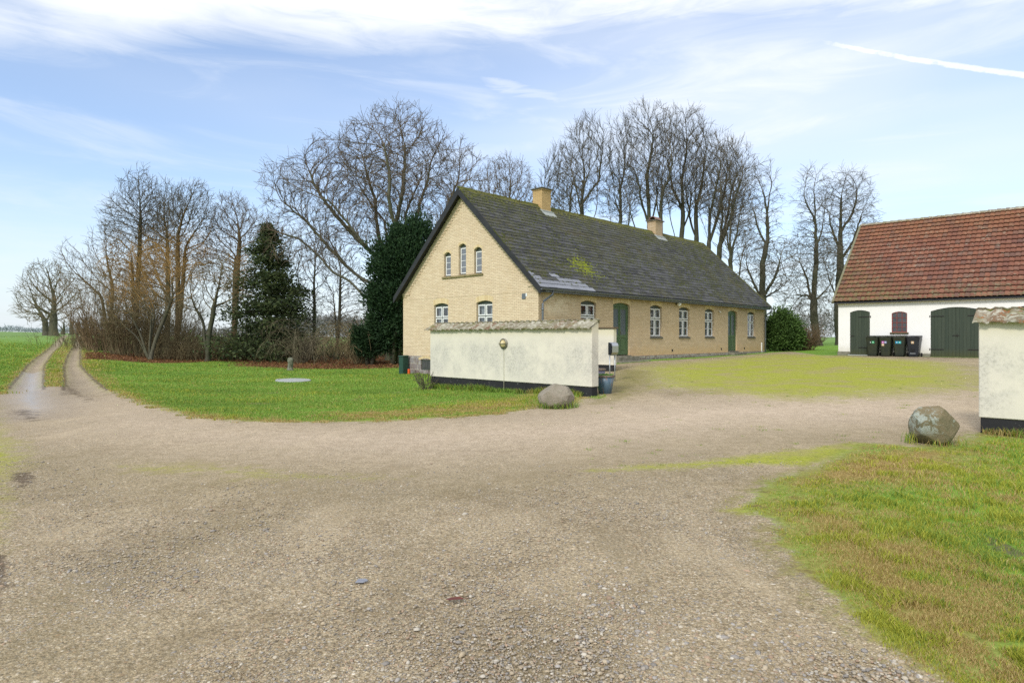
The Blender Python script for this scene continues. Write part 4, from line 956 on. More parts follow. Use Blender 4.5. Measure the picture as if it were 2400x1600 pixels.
# gutter and downpipes
mb = MB(); gz0 = roofz(EX) - .075
n = 8; prof = [(EX + .07 + .065 * math.cos(a), gz0 + .065 * math.sin(a)) for a in np.linspace(math.pi, 2 * math.pi, n)]
prof2 = [(EX + .07 + .058 * math.cos(a), gz0 + .058 * math.sin(a)) for a in np.linspace(2 * math.pi, math.pi, n)]
mb.prism(prof + prof2, Y0 - .02, Y1 + .02, 'y'); mb.box(.04, EX + .01, Y0 + .32, Y1 - .2, roofz(EX) - .20, roofz(EX) - .12)
yy = .2
while yy < HL: mb.box(EX - .005, EX + .142, yy, yy + .025, gz0 - .072, gz0 - .066 + .01); yy += .8
mb.build('gutter', M['zinc'], house)
for y_, nm in ((.13, 'near'), (HL - .12, 'far')):
    mb = MB(); mb.tube([(EX + .07, y_ + .25, gz0 - .05), (EX + .07, y_ + .25, gz0 - .22), (.16, y_, gz0 - .48), (.11, y_, gz0 - .58), (.11, y_, gz0 - .75), (.11, y_, .45)], .045, 10)
    mb.tube([(.11, y_, 2.62), (.11, y_, 2.70)], .056, 10)
    mb.tube([(.11, y_, 1.4), (.11, y_, 1.44)], .056, 10); mb.build('downpipe', M['zinc'], house, smooth=True)
# chimneys
def chimney(y0, a, b, top, m, capm):
    c = empty_child('chimney', house); x = -HW / 2
    mb = MB(); mb.box(x - a / 2, x + a / 2, y0, y0 + b, RIDGE - .6, top); mb.box(x - a / 2 - .03, x + a / 2 + .03, y0 - .03, y0 + b + .03, top, top + .07); mb.build('stack', m, c)
    mb = MB(); mb.box(x - a / 2 - .10, x + a / 2 + .10, y0 - .10, y0 + b + .10, top + .072, top + .125); mb.build('cap', capm, c, bevel=.01)
    mb = MB(); mb.box(x - .05, x + a / 2 + .14, y0 - .1, y0 + b + .1, RIDGE - .62, RIDGE - a / 2 * SL - .02)
    mb.hexa([(x + a / 2 - .02, y0 - .12, RIDGE - a / 2 * SL - .05), (x + a / 2 + .32, y0 - .12, RIDGE - (a / 2 + .3) * SL - .05), (x + a / 2 + .32, y0 + b + .12, RIDGE - (a / 2 + .3) * SL - .05), (x + a / 2 - .02, y0 + b + .12, RIDGE - a / 2 * SL - .05),
             (x + a / 2 - .02, y0 - .12, RIDGE - a / 2 * SL + .06), (x + a / 2 + .3, y0 - .12, RIDGE - (a / 2 + .3) * SL + .035), (x + a / 2 + .3, y0 + b + .12, RIDGE - (a / 2 + .3) * SL + .035), (x + a / 2 - .02, y0 + b + .12, RIDGE - a / 2 * SL + .06)])
    mb.build('flashing', M['concrete'], c)
    return c
c1 = chimney(5.0, .62, .68, 8.93, M['brick_chim'], M['dark_sill']); c1['label'] = 'warm yellow chimney with flat mossy cap nearer the gable'
c2 = chimney(15.9, .58, .85, 8.80, M['brick_chim2'], M['dark_sill']); c2['label'] = 'pale brick chimney with half round clay cowl'
mb = MB(); ring = []
for rr_ in (.26, .22): ring.append([(-HW / 2 + rr_ * math.cos(t), 8.925 + rr_ * .95 * math.sin(t)) for t in np.linspace(0, math.pi, 13)])
mb.prism(ring[0] + ring[1][::-1], 15.98, 16.66, 'y'); mb.build('cowl', mat('clay cowl', worn((.27, .15, .12), (.15, .09, .07), 5, .6), .7), c2)
# wall fittings
mb = MB(fx_); mb.lathe([(.001, -.001), (.06, 0), (.06, .05), (.03, .07)], (10.93, -.08, 3.30), 12, axis='y'); lo_ = mb.build('wall_lamp', M['dark_sill'], house)
mb = MB(fx_); mb.lathe([(.001, -.11)] + [(.11 * math.sin(t), -.11 * math.cos(t)) for t in np.linspace(.2, math.pi - .2, 9)] + [(.001, .11)], (10.93, -.2, 3.27), 16); mb.build('globe', M['lampwhite'], lo_, smooth=True)
mb = MB(); mb.box(-.88, -.68, -.025, -.001, 3.10, 3.32); mb.build('vent_plate', M['zinc'], house)
mb = MB(); mb.box(-.675, -.60, -.02, -.001, 3.20, 3.33); mb.build('junction_box', M['white'], house)
for u in (10.5, 16.2, 19.4): mb = MB(fx_); mb.box(u, u + .13, -.006, .0, .80, .92); mb.build('air_vent', M['dark'], house)
mb = MB(); mb.tube([(-.02 + .05, 15.9, 3.05), (.09, 15.9, 3.02)], .03, 8); mb.tube([(.09, 15.9, 3.02), (.13, 15.9, 3.0)], .045, 8); mb.build('light_sensor', M['white'], house)
mb = MB(fx_); mb.box(HL - .55, HL - .47, -.05, -.003, .5, 1.2); mb.build('outdoor_tap_box', M['white'], house)

# ================================================================== BARN
barn = empty('barn', (BC[0], BC[1], 0), RZ); tag(barn, 'whitewashed barn with red pantile roof and dark green plank doors', 'barn')
BL, BWd = 17.0, 10.16; BR, BS = 8.30, .909                                      # ridge height and slope
def broof(y): return BR - abs(y - BWd / 2) * BS
barn_ops = [(.58, 1.54, .60, 2.88, 2.99), (2.55, 3.24, 1.80, 2.78, 2.87), (4.25, 6.32, .55, 2.84, 3.02), (7.30, 9.4, .55, 2.84, 3.02), (11.2, 12.2, .6, 2.88, 2.99)]
mb = MB(gx); wall_plane(mb, 0, BL, .2, lambda u: 3.60, barn_ops, .07); mb.face([(0, 0, .2), (0, BWd, .2), (0, BWd, broof(BWd) - .1), (0, BWd / 2, BR - .12), (0, 0, 3.6)]); mb.face([(BL, 0, .2), (BL, BWd, .2), (BL, BWd, broof(BWd) - .1), (BL, BWd / 2, BR - .12), (BL, 0, 3.6)])
mb.face([(0, BWd, .2), (BL, BWd, .2), (BL, BWd, 3.6), (0, BWd, 3.6)]); mb.build('wall', M['whitewash'], barn)
mb = MB(gx); mb.box(-.03, BL, -.05, -.002, 3.33, 3.42); mb.box(-.05, BL, -.10, -.002, 3.422, 3.52); mb.build('cornice', M['whitewash'], barn, bevel=.008)
mb = MB(gx); mb.box(-.04, .575, -.035, -.002, .2, .78); mb.box(1.545, 4.245, -.035, -.002, .2, .72); mb.build('plinth', M['step'], barn, bevel=.01)
mb = MB(gx); mb.box(.5, 1.62, -.14, .05, .45, .62); mb.build('doorstep', M['concrete'], barn, bevel=.01)

def plank_door(o, leaves, parent, name, hinges=True):
    u0, u1, z0, sp, top = o; d = empty_child(name, parent)
    a = arch_pts(u0, u1, sp, top, 24)
    def ah(u):
        for (x0, za), (x1, zb) in zip(a, a[1:]):
            if x0 - 1e-6 <= u <= x1 + 1e-6: return za + (zb - za) * (u - x0) / (x1 - x0)
        return sp
    edges = np.linspace(u0 + .008, u1 - .008, leaves + 1)
    for l0, l1 in zip(edges, edges[1:]):
        mb = MB(gx); n = max(4, round((l1 - l0) / .145)); w = (l1 - l0 - .006) / n
        for i in range(n):
            x0, x1 = l0 + .003 + i * w + .003, l0 + .003 + (i + 1) * w - .003
            dd = .035 + random.uniform(0, .003)
            mb.hexa([(x0, dd, z0 + .03), (x1, dd, z0 + .03), (x1, dd + .03, z0 + .03), (x0, dd + .03, z0 + .03), (x0, dd, ah(x0) - .012), (x1, dd, ah(x1) - .012), (x1, dd + .03, ah(x1) - .012), (x0, dd + .03, ah(x0) - .012)])
        lf = mb.build('leaf', M['barn_door'], d)
        if hinges:
            for zz in (z0 + .40, sp - .25):
                outer, sgn = (l0, 1) if (leaves == 1 and False) or l0 == edges[0] and leaves > 1 else (l1, -1)
                mb = MB(gx); xa, xb = sorted((outer - sgn * .05, outer + sgn * min(.55, (l1 - l0) * .6))); mb.box(xa, xb, .012, .030, zz - .018, zz + .018)
                mb.tube([(outer - sgn * .04, .0, zz - .05), (outer - sgn * .04, .0, zz + .05)], .022, 8); mb.build('hinge', M['iron'], lf)
    mb = MB(gx); mb.face([(u0, .069, z0), (u1, .069, z0), (u1, .069, sp), (u0, .069, sp)])
    for p, q in zip(a, a[1:]): mb.face([(p[0], .069, sp), (q[0], .069, sp), (q[0], .069, q[1]), (p[0], .069, p[1])])
    mb.build('backing', M['dark'], d)
    if leaves > 1:
        m_ = (u0 + u1) / 2; mb = MB(gx); mb.box(m_ - .14, m_ + .14, .010, .028, 1.62, 1.65); mb.tube([(m_ + .06, .02, 1.56), (m_ + .06, .02, 1.70)], .012, 6); mb.build('latch', M['iron'], d)
    else:
        mb = MB(gx); mb.box(u0 + .04, u0 + .2, .010, .028, 1.60, 1.64); mb.build('latch', M['iron'], d)
    return d
plank_door(barn_ops[0], 1, barn, 'door'); plank_door(barn_ops[2], 2, barn, 'gate_door'); plank_door(barn_ops[3], 2, barn, 'gate_door'); plank_door(barn_ops[4], 1, barn, 'door')
u0, u1, z0, sp, top = barn_ops[1]; w = empty_child('window', barn); mb = MB(gx); a = arch_pts(u0, u1, sp, top, 12)
mb.box(u0, u0 + .03, .02, .05, z0, sp); mb.box(u1 - .03, u1, .02, .05, z0, sp); mb.box(u0 + .03, u1 - .03, .02, .05, z0, z0 + .03)
for p, q in zip(a, a[1:]): mb.hexa([(p[0], .02, p[1] - .035), (q[0], .02, q[1] - .035), (q[0], .05, q[1] - .035), (p[0], .05, p[1] - .035), (p[0], .02, p[1]), (q[0], .02, q[1]), (q[0], .05, q[1]), (p[0], .05, p[1])])
for i in (1, 2): uu = u0 + (u1 - u0) * i / 3; mb.box(uu - .009, uu + .009, .025, .045, z0 + .03, top - .045)
for i in range(1, 4): zz = z0 + .02 + (sp + .04 - z0) * i / 4.2; mb.box(u0 + .03, u1 - .03, .028, .042, zz - .008 - (.006 if i == 2 else 0), zz + .008)
mb.build('frame', M['red_frame'], w)
mb = MB(gx); mb.face([(u0, .055, z0), (u1, .055, z0), (u1, .055, sp)] + [(p[0], .055, p[1]) for p in a[::-1]][1:-1] + [(u0, .055, sp)]); mb.build('pane', M['barn_glass'], w)
mb = MB(gx); mb.box(u0 - .07, u1 + .07, -.07, -.003, z0 - .09, z0 - .0); mb.build('sill', M['tile_sill'], w, bevel=.01)

# pantiles: waved courses, each tile lapping the one below
def pantiles(name, m, parent, u0, u1, base, slope_len, ang, tw, ex, amp, thick=.02, rev=False, jit=.0, seed=1, lift=.03):
    """base(u, s) gives the 3-D point at u along the eave and s up the slope (plus normal h)"""
    rg = random.Random(seed)
    ncol = max(1, round((u1 - u0) / tw)); tw = (u1 - u0) / ncol; rows = max(1, int(math.ceil(slope_len / ex))); S = 7
    prof = []
    for i in range(S + 1):
        t = i / S; prof.append((t, amp * (math.sin(2 * math.pi * t - .6) * .6 + .35 * math.sin(4 * math.pi * t))))
    Vt, Fc, UV = [], [], []
    for r in range(rows):
        s0 = r * ex; s1 = min(s0 + ex + .06, slope_len)
        for c in range(ncol):
            j = rg.uniform(-jit, jit); jz = rg.uniform(0, jit * .7); b = len(Vt)
            for k, (t, h) in enumerate(prof):
                u = u0 + (c + t) * tw
                Vt.append(base(u, s0 + j, h + lift + jz - thick)); Vt.append(base(u, s0 + j, h + lift + jz)); Vt.append(base(u, s1, h + .002))
                UV += [(c + .5, r + .5)] * 3
            for k in range(S):
                a0 = b + 3 * k; a1 = a0 + 3
                Fc.append((a0, a1, a1 + 1, a0 + 1)); Fc.append((a0 + 1, a1 + 1, a1 + 2, a0 + 2))
    return np_mesh(name, Vt, Fc, m, parent, uv=UV)
broof_o = empty_child('roof', barn)
bs = math.hypot(1, BS); bc, bsn = 1 / bs, BS / bs; BEX = .26
def bbase(u, s, h=0): return (u, -BEX + s * bc - h * bsn, broof(0) - BEX * BS + s * bsn + h * bc)
pantiles('pantiles', M['pantile'], broof_o, -.16, BL + .1, bbase, (BWd / 2 + BEX) * bs, 0, .215, .37, .026, thick=.022, jit=.008, lift=.085)
mb = MB(); mb.hexa([(-.14, -BEX + .02, broof(0) - BEX * BS - .1), (BL, -BEX + .02, broof(0) - BEX * BS - .1), (BL, BWd / 2, BR - .1), (-.14, BWd / 2, BR - .1), (-.14, -BEX + .02, broof(0) - BEX * BS - .03), (BL, -BEX + .02, broof(0) - BEX * BS - .03), (BL, BWd / 2, BR - .03), (-.14, BWd / 2, BR - .03)])
mb.hexa([(-.14, BWd + BEX, broof(BWd) - BEX * BS - .1), (BL, BWd + BEX, broof(BWd) - BEX * BS - .1), (BL, BWd / 2, BR - .1), (-.14, BWd / 2, BR - .1), (-.14, BWd + BEX, broof(BWd) - BEX * BS - .03), (BL, BWd + BEX, broof(BWd) - BEX * BS - .03), (BL, BWd / 2, BR - .03), (-.14, BWd / 2, BR - .03)])
mb.build('roof_deck', M['black_wood'], broof_o)
mb = MB(); u = -.18
while u < BL: mb.tube([(u, BWd / 2, BR - .015), (u + .40, BWd / 2, BR - .03), (u + .41, BWd / 2, BR - .03)], [.125, .105, .09], 10); u += .385
mb.build('ridge_tiles', M['cap_tile'], broof_o)
mb = MB(); s = 0
mb.hexa([bbase(-.26, -.02, -.06), bbase(-.15, -.02, -.06), bbase(-.15, (BWd / 2 + BEX) * bs, -.06), bbase(-.26, (BWd / 2 + BEX) * bs, -.06), bbase(-.26, -.02, .07), bbase(-.15, -.02, .07), bbase(-.15, (BWd / 2 + BEX) * bs, .07), bbase(-.26, (BWd / 2 + BEX) * bs, .07)])
mb.build('verge_tiles', M['verge'], broof_o)

# ================================================================== YARD WALLS
def yard_wall(corner, length, ht_eave, left_end, label, lap, capm, big, zb=-.35, band_top=.265, thick=.3):
    w = empty('garden_wall', (corner[0], corner[1], 0), RZ); tag(w, label, 'wall', 'rendered walls around the yard')
    x0, x1 = (-length, 0) if left_end else (0, length)
    mb = MB(); top_f, top_b = 1.80, 1.96
    # body: front face lower than rear, so the tiles can pitch forward
    mb.hexa([(x0, 0, band_top), (x1, 0, band_top), (x1, thick, band_top), (x0, thick, band_top), (x0, 0, top_f), (x1, 0, top_f), (x1, thick, top_b), (x0, thick, top_b)])
    mb.build('render', M['plaster'], w, bevel=.012)
    mb = MB(); mb.box(x0 + .02, x1 - .02, .025, thick - .02, zb, band_top - .001); mb.build('plinth', M['tar'], w, bevel=.01)
    rise = (top_b - top_f) / thick; sl = math.hypot(1, rise); c_, s_ = 1 / sl, rise / sl; ov = .12
    def base(u, s, h=0): return (u, -ov + s * c_ - h * s_, top_f - ov * rise + .03 + s * s_ + h * c_)
    pantiles('cap_tiles', capm, w, x0 - lap[0], x1 + lap[1], base, (thick + ov + .05) * sl, 0, .215, .5, .024, thick=.022, jit=.012, seed=int(length * 7))
    mb = MB(); mb.box(x0, x1, thick - .01, thick + .045, top_b - .05, top_b + .045); mb.build('back_mortar', M['moss_ridge'], w)
    return w
w1 = yard_wall(WC, 6.56, 1.8, True, 'cream rendered wall with tiled cap in front of the brick gable', (.14, .02), M['cap_tile'], False)
mb = MB(); mb.tube([(-3.16, -.004, .0), (-3.16, -.004, 1.22)], .008, 6); mb.build('conduit', mat('painted conduit', worn((.42, .40, .30), (.25, .25, .13), 6, .7), .85), w1)
lampe = empty_child('bulkhead_lamp', w1)
mb = MB(); mb.lathe([(.001, 0), (.15, -.002), (.155, -.035), (.13, -.05), (.115, -.05), (.001, -.03)], (-3.16, 0, 1.36), 28, axis='y'); mb.build('lamp_base', M['brass'], lampe, smooth=False)
mb = MB(); mb.lathe([(.112, -.045)] + [(.112 * math.cos(t), -.05 - .11 * math.sin(t)) for t in np.linspace(.05, 1.5, 9)], (-3.16, 0, 1.36), 24, axis='y'); mb.build('glass_dome', M['opal'], lampe, smooth=True)
mb = MB(); mb.tube([(-3.16 + .125 * math.cos(t), -.045 - .135 * math.sin(t), 1.36) for t in np.linspace(0, math.pi, 13)], .009, 6); mb.tube([(-3.16, -.045 - .135 * math.sin(t), 1.36 + .125 * math.cos(t)) for t in np.linspace(0, math.pi, 13)], .009, 6); mb.build('guard', M['brass'], lampe)
w2 = yard_wall(WR, 9.0, 1.8, False, 'cream rendered wall with lichened orange tiles at the right edge of the photo', (.07, .05), M['cap_tile2'], True)
# short wall standing out from the house beside the first door
pw = empty('porch_wall', (HC[0], HC[1], 0), RZ); tag(pw, 'short cream screen wall beside the green double door and behind the letterbox', 'wall', 'rendered walls around the yard')
mb = MB(); mb.box(.10, 2.74, 1.22, 1.42, .48, 1.88); mb.build('render', M['plaster'], pw, bevel=.01)
mb = MB(); mb.box(.12, 2.72, 1.24, 1.40, -.1, .478); mb.build('plinth', M['tar'], pw)
mb = MB(); mb.box(.05, 2.80, 1.16, 1.48, 1.882, 1.935); mb.build('coping', mat('brown coping', worn((.14, .10, .06), (.07, .06, .04), 6, .6, .4), .85), pw, bevel=.008)

# ================================================================== SMALL THINGS
def on_ground(px, D): x, y = P(px, D); return x, y, tz(x, y)
# wheeled bins
def make_bin(px, bodym, label, stickers):
    # front plane runs parallel to the barn wall
    o = BC - V2 * .48; r = (px - CX) / F; t = (r * o[1] - o[0]) / (A2[0] - r * A2[1]); c = o + A2 * t
    b = empty('wheelie_bin', (c[0], c[1], tz(*c) + .0), RZ + random.uniform(-.03, .03)); tag(b, label, 'bin', 'wheelie bins in front of the barn')
    mb = MB(); lv = [(.10, .21, -.27, .16), (.30, .225, -.285, .20), (.80, .265, -.325, .27), (.93, .285, -.345, .29), (.985, .29, -.35, .295)]
    rings = []
    for z, hw, yf, yb in lv:
        c_ = .045; rings.append(mb.add([(-hw + c_, yf, z), (hw - c_, yf, z), (hw, yf + c_, z), (hw, yb - c_, z), (hw - c_, yb, z), (-hw + c_, yb, z), (-hw, yb - c_, z), (-hw, yf + c_, z)]))
    for a, q in zip(rings, rings[1:]):
        for i in range(8): mb.f.append([a + i, a + (i + 1) % 8, q + (i + 1) % 8, q + i])
    mb.f.append([rings[0] + i for i in range(8)][::-1])
    mb.box(-.19, .19, -.26, .12, .04, .10)
    mb.build('body', bodym, b, smooth=False, bevel=.01)
    mb = MB(); mb.hexa([(-.30, -.375, .988), (.30, -.375, .988), (.30, .32, .988), (-.30, .32, .988), (-.28, -.345, 1.04), (.28, -.345, 1.04), (.28, .31, 1.07), (-.28, .31, 1.07)])
    mb.box(-.22, -.10, -.40, -.33, 1.0, 1.035); mb.box(.10, .22, -.40, -.33, 1.0, 1.035); mb.build('lid', bodym, b, bevel=.015, segs=2)
    mb = MB(); mb.tube([(-.24, .30, .95), (-.24, .37, .98), (.24, .37, .98), (.24, .30, .95)], .016, 8); mb.build('handle', M['black_plastic'], b)
    for s in (-1, 1):
        mb = MB(); mb.lathe([(.001, -.025), (.10, -.025), (.10, .025), (.001, .025)], (s * .265, .20, .10), 18, axis='x'); wo = mb.build('wheel', M['rubber'], b)
        mb = MB(); mb.lathe([(.001, -.03), (.05, -.03), (.05, .03), (.001, .03)], (s * .265, .20, .10), 12, axis='x'); mb.build('hub', M['black_plastic'], wo)
    def yfront(z): return -.285 - (z - .30) / .5 * .04
    for (x0, x1, z0, z1, m, sym) in stickers:
        mb = MB(); mb.hexa([(x0, yfront(z0) - .006, z0), (x1, yfront(z0) - .006, z0), (x1, yfront(z0) + .01, z0), (x0, yfront(z0) + .01, z0), (x0, yfront(z1) - .006, z1), (x1, yfront(z1) - .006, z1), (x1, yfront(z1) + .01, z1), (x0, yfront(z1) + .01, z1)])
        so = mb.build('sticker', m, b)
        if sym:
            cx_, cz_ = (x0 + x1) / 2, (z0 + z1) / 2; mb = MB(); yy = yfront(cz_) - .012
            if sym == 'dot': mb.lathe([(.001, 0), (.022, 0), (.022, .003), (.001, .003)], (cx_, yy, cz_), 12, axis='y')
            elif sym == 'bottle': mb.box(cx_ - .014, cx_ + .014, yy, yy + .003, cz_ - .032, cz_ + .012); mb.box(cx_ - .006, cx_ + .006, yy, yy + .003, cz_ + .012, cz_ + .034)
            elif sym == 'bars': mb.box(cx_ - .018, cx_ - .004, yy, yy + .003, cz_ - .028, cz_ + .028); mb.box(cx_ + .006, cx_ + .02, yy, yy + .003, cz_ - .028, cz_ + .015)
            mb.build('pictogram', M['sym'], so)
    return b
M['sym'] = mat('pale pictogram', None, .6, (.75, .80, .78))
M['st_green'] = mat('green sticker', None, .5, (.03, .35, .14)); M['st_pink'] = mat('violet sticker', None, .5, (.45, .10, .38)); M['st_lilac'] = mat('slate sticker', None, .5, (.22, .24, .42))
M['st_beige'] = mat('beige sticker', None, .5, (.55, .38, .22)); M['st_blue'] = mat('blue sticker', None, .5, (.02, .27, .45)); M['st_teal'] = mat('teal sticker', None, .5, (.04, .36, .38)); M['st_dark'] = mat('dark sticker', None, .5, (.05, .06, .05))
Z0, Z1 = .66, .78
make_bin(2047, M['plastic_green'], 'black wheelie bin with one green sticker, nearest the narrow barn door', [(-.115, -.005, Z0, Z1, M['st_dark'], 'bottle'), (.0, .11, Z0, Z1, M['st_green'], 'bars')])
make_bin(2078, M['plastic_green'], 'black wheelie bin with violet, lilac and beige stickers below the barn window', [(-.15, -.04, Z0, Z1, M['st_pink'], 'dot'), (-.035, .075, Z0, Z1, M['st_lilac'], 'bars'), (-.15, -.04, Z0 - .125, Z1 - .125, M['st_beige'], 'dot')])
make_bin(2110, M['plastic_green'], 'black wheelie bin with a pair of blue and teal stickers', [(-.15, -.03, Z0, Z1, M['st_blue'], 'dot'), (-.025, .10, Z0, Z1, M['st_teal'], 'bars')])
b4 = make_bin(2143, M['plastic_navy'], 'navy black wheelie bin with a single beige sticker, nearest the wide barn gate', [(-.07, .05, Z0, Z1, M['st_beige'], 'dot')])
mb = MB(); mb.box(-.12, .12, -.305, -.26, .16, .19); mb.build('foot_bar', M['galv'], b4); mb = MB(); mb.box(-.10, .08, -.312, -.25, .28, .40); mb.build('front_recess', M['rubber'], b4)

def boulder(name, px, D, wx, wy, wz, m, label, seed, shape, sink=.06):
    import bmesh
    bm = bmesh.new(); bmesh.ops.create_icosphere(bm, subdivisions=6, radius=1)
    from mathutils import noise
    for v in bm.verts:
        n = v.co.normalized(); r = 1 + .10 * noise.noise(n * 1.4 + Vector((seed, 0, 0))) + .05 * noise.noise(n * 3.3 + Vector((0, seed, 0))) + .026 * noise.noise(n * 8 + Vector((0, 0, seed))) + .013 * noise.noise(n * 19) + .007 * noise.noise(n * 45) - .03 * max(0, .12 - abs(noise.noise(n * 2.1 + Vector((seed, seed, 0)))))
        p = shape(n * r, n); v.co = Vector((p.x * wx / 2, p.y * wy / 2, p.z * wz / 2))
    me = bpy.data.meshes.new(name); bm.to_mesh(me); bm.free(); me.polygons.foreach_set('use_smooth', [True] * len(me.polygons)); me.materials.append(m)
    x, y, z = on_ground(px, D); o = bpy.data.objects.new(name, me); SC.collection.objects.link(o); o.location = (x, y, z + wz / 2 - sink); tag(o, label, 'boulder', 'boulders by the yard entrance'); return o
def shp1(p, n):
    x, y, z = p.x, p.y, p.z
    for (a, b, c, lim) in ((-.75, -.1, .66, .74), (-1, -.2, 0, .90), (.85, -.15, .5, .84), (.1, -.8, .6, .82), (.3, 0, 1, .88), (-.3, -.9, .0, .86), (.9, -.5, -.2, .88), (.4, .7, .5, .8)):
        l = math.sqrt(a * a + b * b + c * c); k = (a * x + b * y + c * z) / l - lim
        if k > 0: k *= .82; x -= k * a / l; y -= k * b / l; z -= k * c / l
    if z < -.72: z = -.72 + (z + .72) * .3
    return Vector((x + .06 * max(0, z), y, z))
def shp2(p, n):
    x, y, z = p.x, p.y, p.z
    for (a, b, c, lim) in ((-1, 0, -.1, .80), (-.55, -.45, .75, .80), (.72, -.1, .66, .68), (.35, -.75, .25, .78), (-.45, -.85, -.1, .80), (.8, -.5, -.45, .82), (.95, 0, .1, .76), (-.6, -.3, -.8, .82), (.0, .2, 1, .86)):
        l = math.sqrt(a * a + b * b + c * c); k = (a * x + b * y + c * z) / l - lim
        if k > 0: k *= .88; x -= k * a / l; y -= k * b / l; z -= k * c / l
    if z < -.78: z = -.78 + (z + .78) * .3
    return Vector((x, y, z))
boulder('boulder', 1303, 14.0, .84, .66, .60, M['rock'], 'rounded brown granite boulder beside the cream wall', 3.1, shp1, .05)
boulder('boulder', 2190, 9.15, .70, .56, .64, M['rock_lichen'], 'boulder patched with pale lichen beside the right-hand wall', 8.4, shp2, .05)

# plant pots
def pot(px, D, rt, rb, h, m, label, plants):
    x, y, z = on_ground(px, D); p = empty('plant_pot', (x, y, z), 0); tag(p, label, 'plant pot', 'glazed pots behind the wall end')
    mb = MB(); mb.lathe([(rb * .9, 0), (rb, .01), (rb + (rt - rb) * .5, h * .5), (rt * .97, h * .93), (rt * .90, h * .93), (rb * .9, .1)], (0, 0, 0), 32); mb.build('body', m, p, smooth=True)
    mb = MB(); mb.lathe([(rt * .95, h * .90), (rt * 1.06, h * .93), (rt * 1.07, h), (rt * .98, h * 1.012), (rt * .93, h * .99), (rt * .93, h * .9)], (0, 0, 0), 32); mb.build('rim', M['pot_rim'], p)
    mb = MB(); mb.lathe([(.01, h * .86), (rt * .93, h * .86), (rt * .93, h * .9), (.01, h * .92)], (0, 0, 0), 24); mb.build('soil', M['soil'], p)
    if plants:
        Vt, Fc = [], []; rg = np.random.default_rng(4)
        for i in range(420):
            a, r = rg.uniform(0, 6.28), rt * .85 * math.sqrt(rg.uniform()); c = np.array([r * math.cos(a), r * math.sin(a), h * .93 + rg.uniform(0, .065)])
            d = rg.normal(0, 1, 3); d[2] = abs(d[2]) * .6; d /= np.linalg.norm(d); s = np.cross(d, rg.normal(0, 1, 3)); s /= np.linalg.norm(s); L = rg.uniform(.018, .042); b = len(Vt)
            Vt += [c, c + d * L * .5 + s * L * .35, c + d * L, c + d * L * .5 - s * L * .35]; Fc.append((b, b + 1, b + 2, b + 3))
        np_mesh('seedlings', Vt, Fc, M['plant_leaf'], p)
pot(1418, 17.0, .255, .17, .50, M['pot_blue'], 'wide blue glazed pot with green seedlings at the end of the cream wall', True)
pot(1401, 19.2, .235, .17, .52, M['pot_purple'], 'violet glazed pot standing behind the blue one', False)

# letterbox on two legs
x, y, z = on_ground(1433, 20.3); lb = empty('letterbox', (x, y, z), R(36)); tag(lb, 'steel fronted black letterbox on a two-legged stand', 'letterbox')
zt = 1.37 - z; zb_ = .985 - z
mb = MB()
side = [(.0, zb_ + .0), (.0, zt), (-.02, zt + .01), (-.13, zt - .02), (-.16, zt - .10), (-.15, zb_ + .08), (-.11, zb_)]
mb.prism(side, -.155, .155, 'x') if False else None
body = MB(); body.prism([(a, b) for a, b in side], -.15, .15, 'x'); body.build('body', M['black_plastic'], lb, bevel=.006)
fr = MB(); pl = [(-.02, zt + .017), (-.135, zt - .015), (-.168, zt - .10), (-.158, zb_ + .08), (-.115, zb_ + .01)]
for p_, q_ in zip(pl, pl[1:]): fr.hexa([(-.125, p_[0], p_[1]), (.152, p_[0], p_[1]), (.152, p_[0] + .004, p_[1] - .006), (-.125, p_[0] + .004, p_[1] - .006), (-.125, q_[0], q_[1]), (.152, q_[0], q_[1]), (.152, q_[0] + .004, q_[1] - .006), (-.125, q_[0] + .004, q_[1] - .006)])
fr.build('front_flap', M['steel'], lb)
for s in (-1, 1):
    mb = MB(); mb.tube([(s * .115, -.04, -.05), (s * .115, -.04, zb_ + .02)], .019, 10); mb.build('leg', M['galv'], lb, smooth=True)
mb = MB(); mb.box(-.14, .14, -.06, -.02, zb_ - .03, zb_ - .002); mb.build('bracket', M['galv'], lb)

# cable cabinet, orange container
x, y, z = on_ground(946, 30.6); cb = empty('utility_cabinet', (x, y, z), RZ + R(4)); tag(cb, 'dark green utility cabinet at the left corner of the farmhouse', 'cabinet')
mb = MB(); mb.box(-.16, .16, -.17, .17, -.1, .86); mb.build('body', M['cabinet'], cb, bevel=.012)
mb = MB(); mb.hexa([(-.19, -.20, .862), (.19, -.20, .862), (.19, .20, .862), (-.19, .20, .862), (-.17, -.18, .91), (.17, -.18, .91), (.17, .18, .93), (-.17, .18, .93)]); mb.build('lid', M['cabinet'], cb, bevel=.01)
mb = MB(); mb.box(-.145, .145, -.178, -.171, .16, .83); mb.build('door', M['cabinet'], cb, bevel=.003); mb = MB(); mb.box(-.13, -.10, -.186, -.179, .45, .53); mb.build('lock', M['black_plastic'], cb)
x, y, z = on_ground(958.5, 30.25); oc = empty('petrol_can', (x, y, z), .3); oc.name = 'orange_canister'; tag(oc, 'small orange canister with black top standing by the cabinet', 'canister')
mb = MB(); mb.lathe([(.05, -.02), (.065, 0), (.065, .24), (.05, .27), (.01, .275)], (0, 0, 0), 16); mb.build('body', M['orange'], oc, smooth=False)
mb = MB(); mb.lathe([(.045, .27), (.045, .33), (.03, .34), (.005, .34)], (0, 0, 0), 14); mb.build('cap', M['black_plastic'], oc)

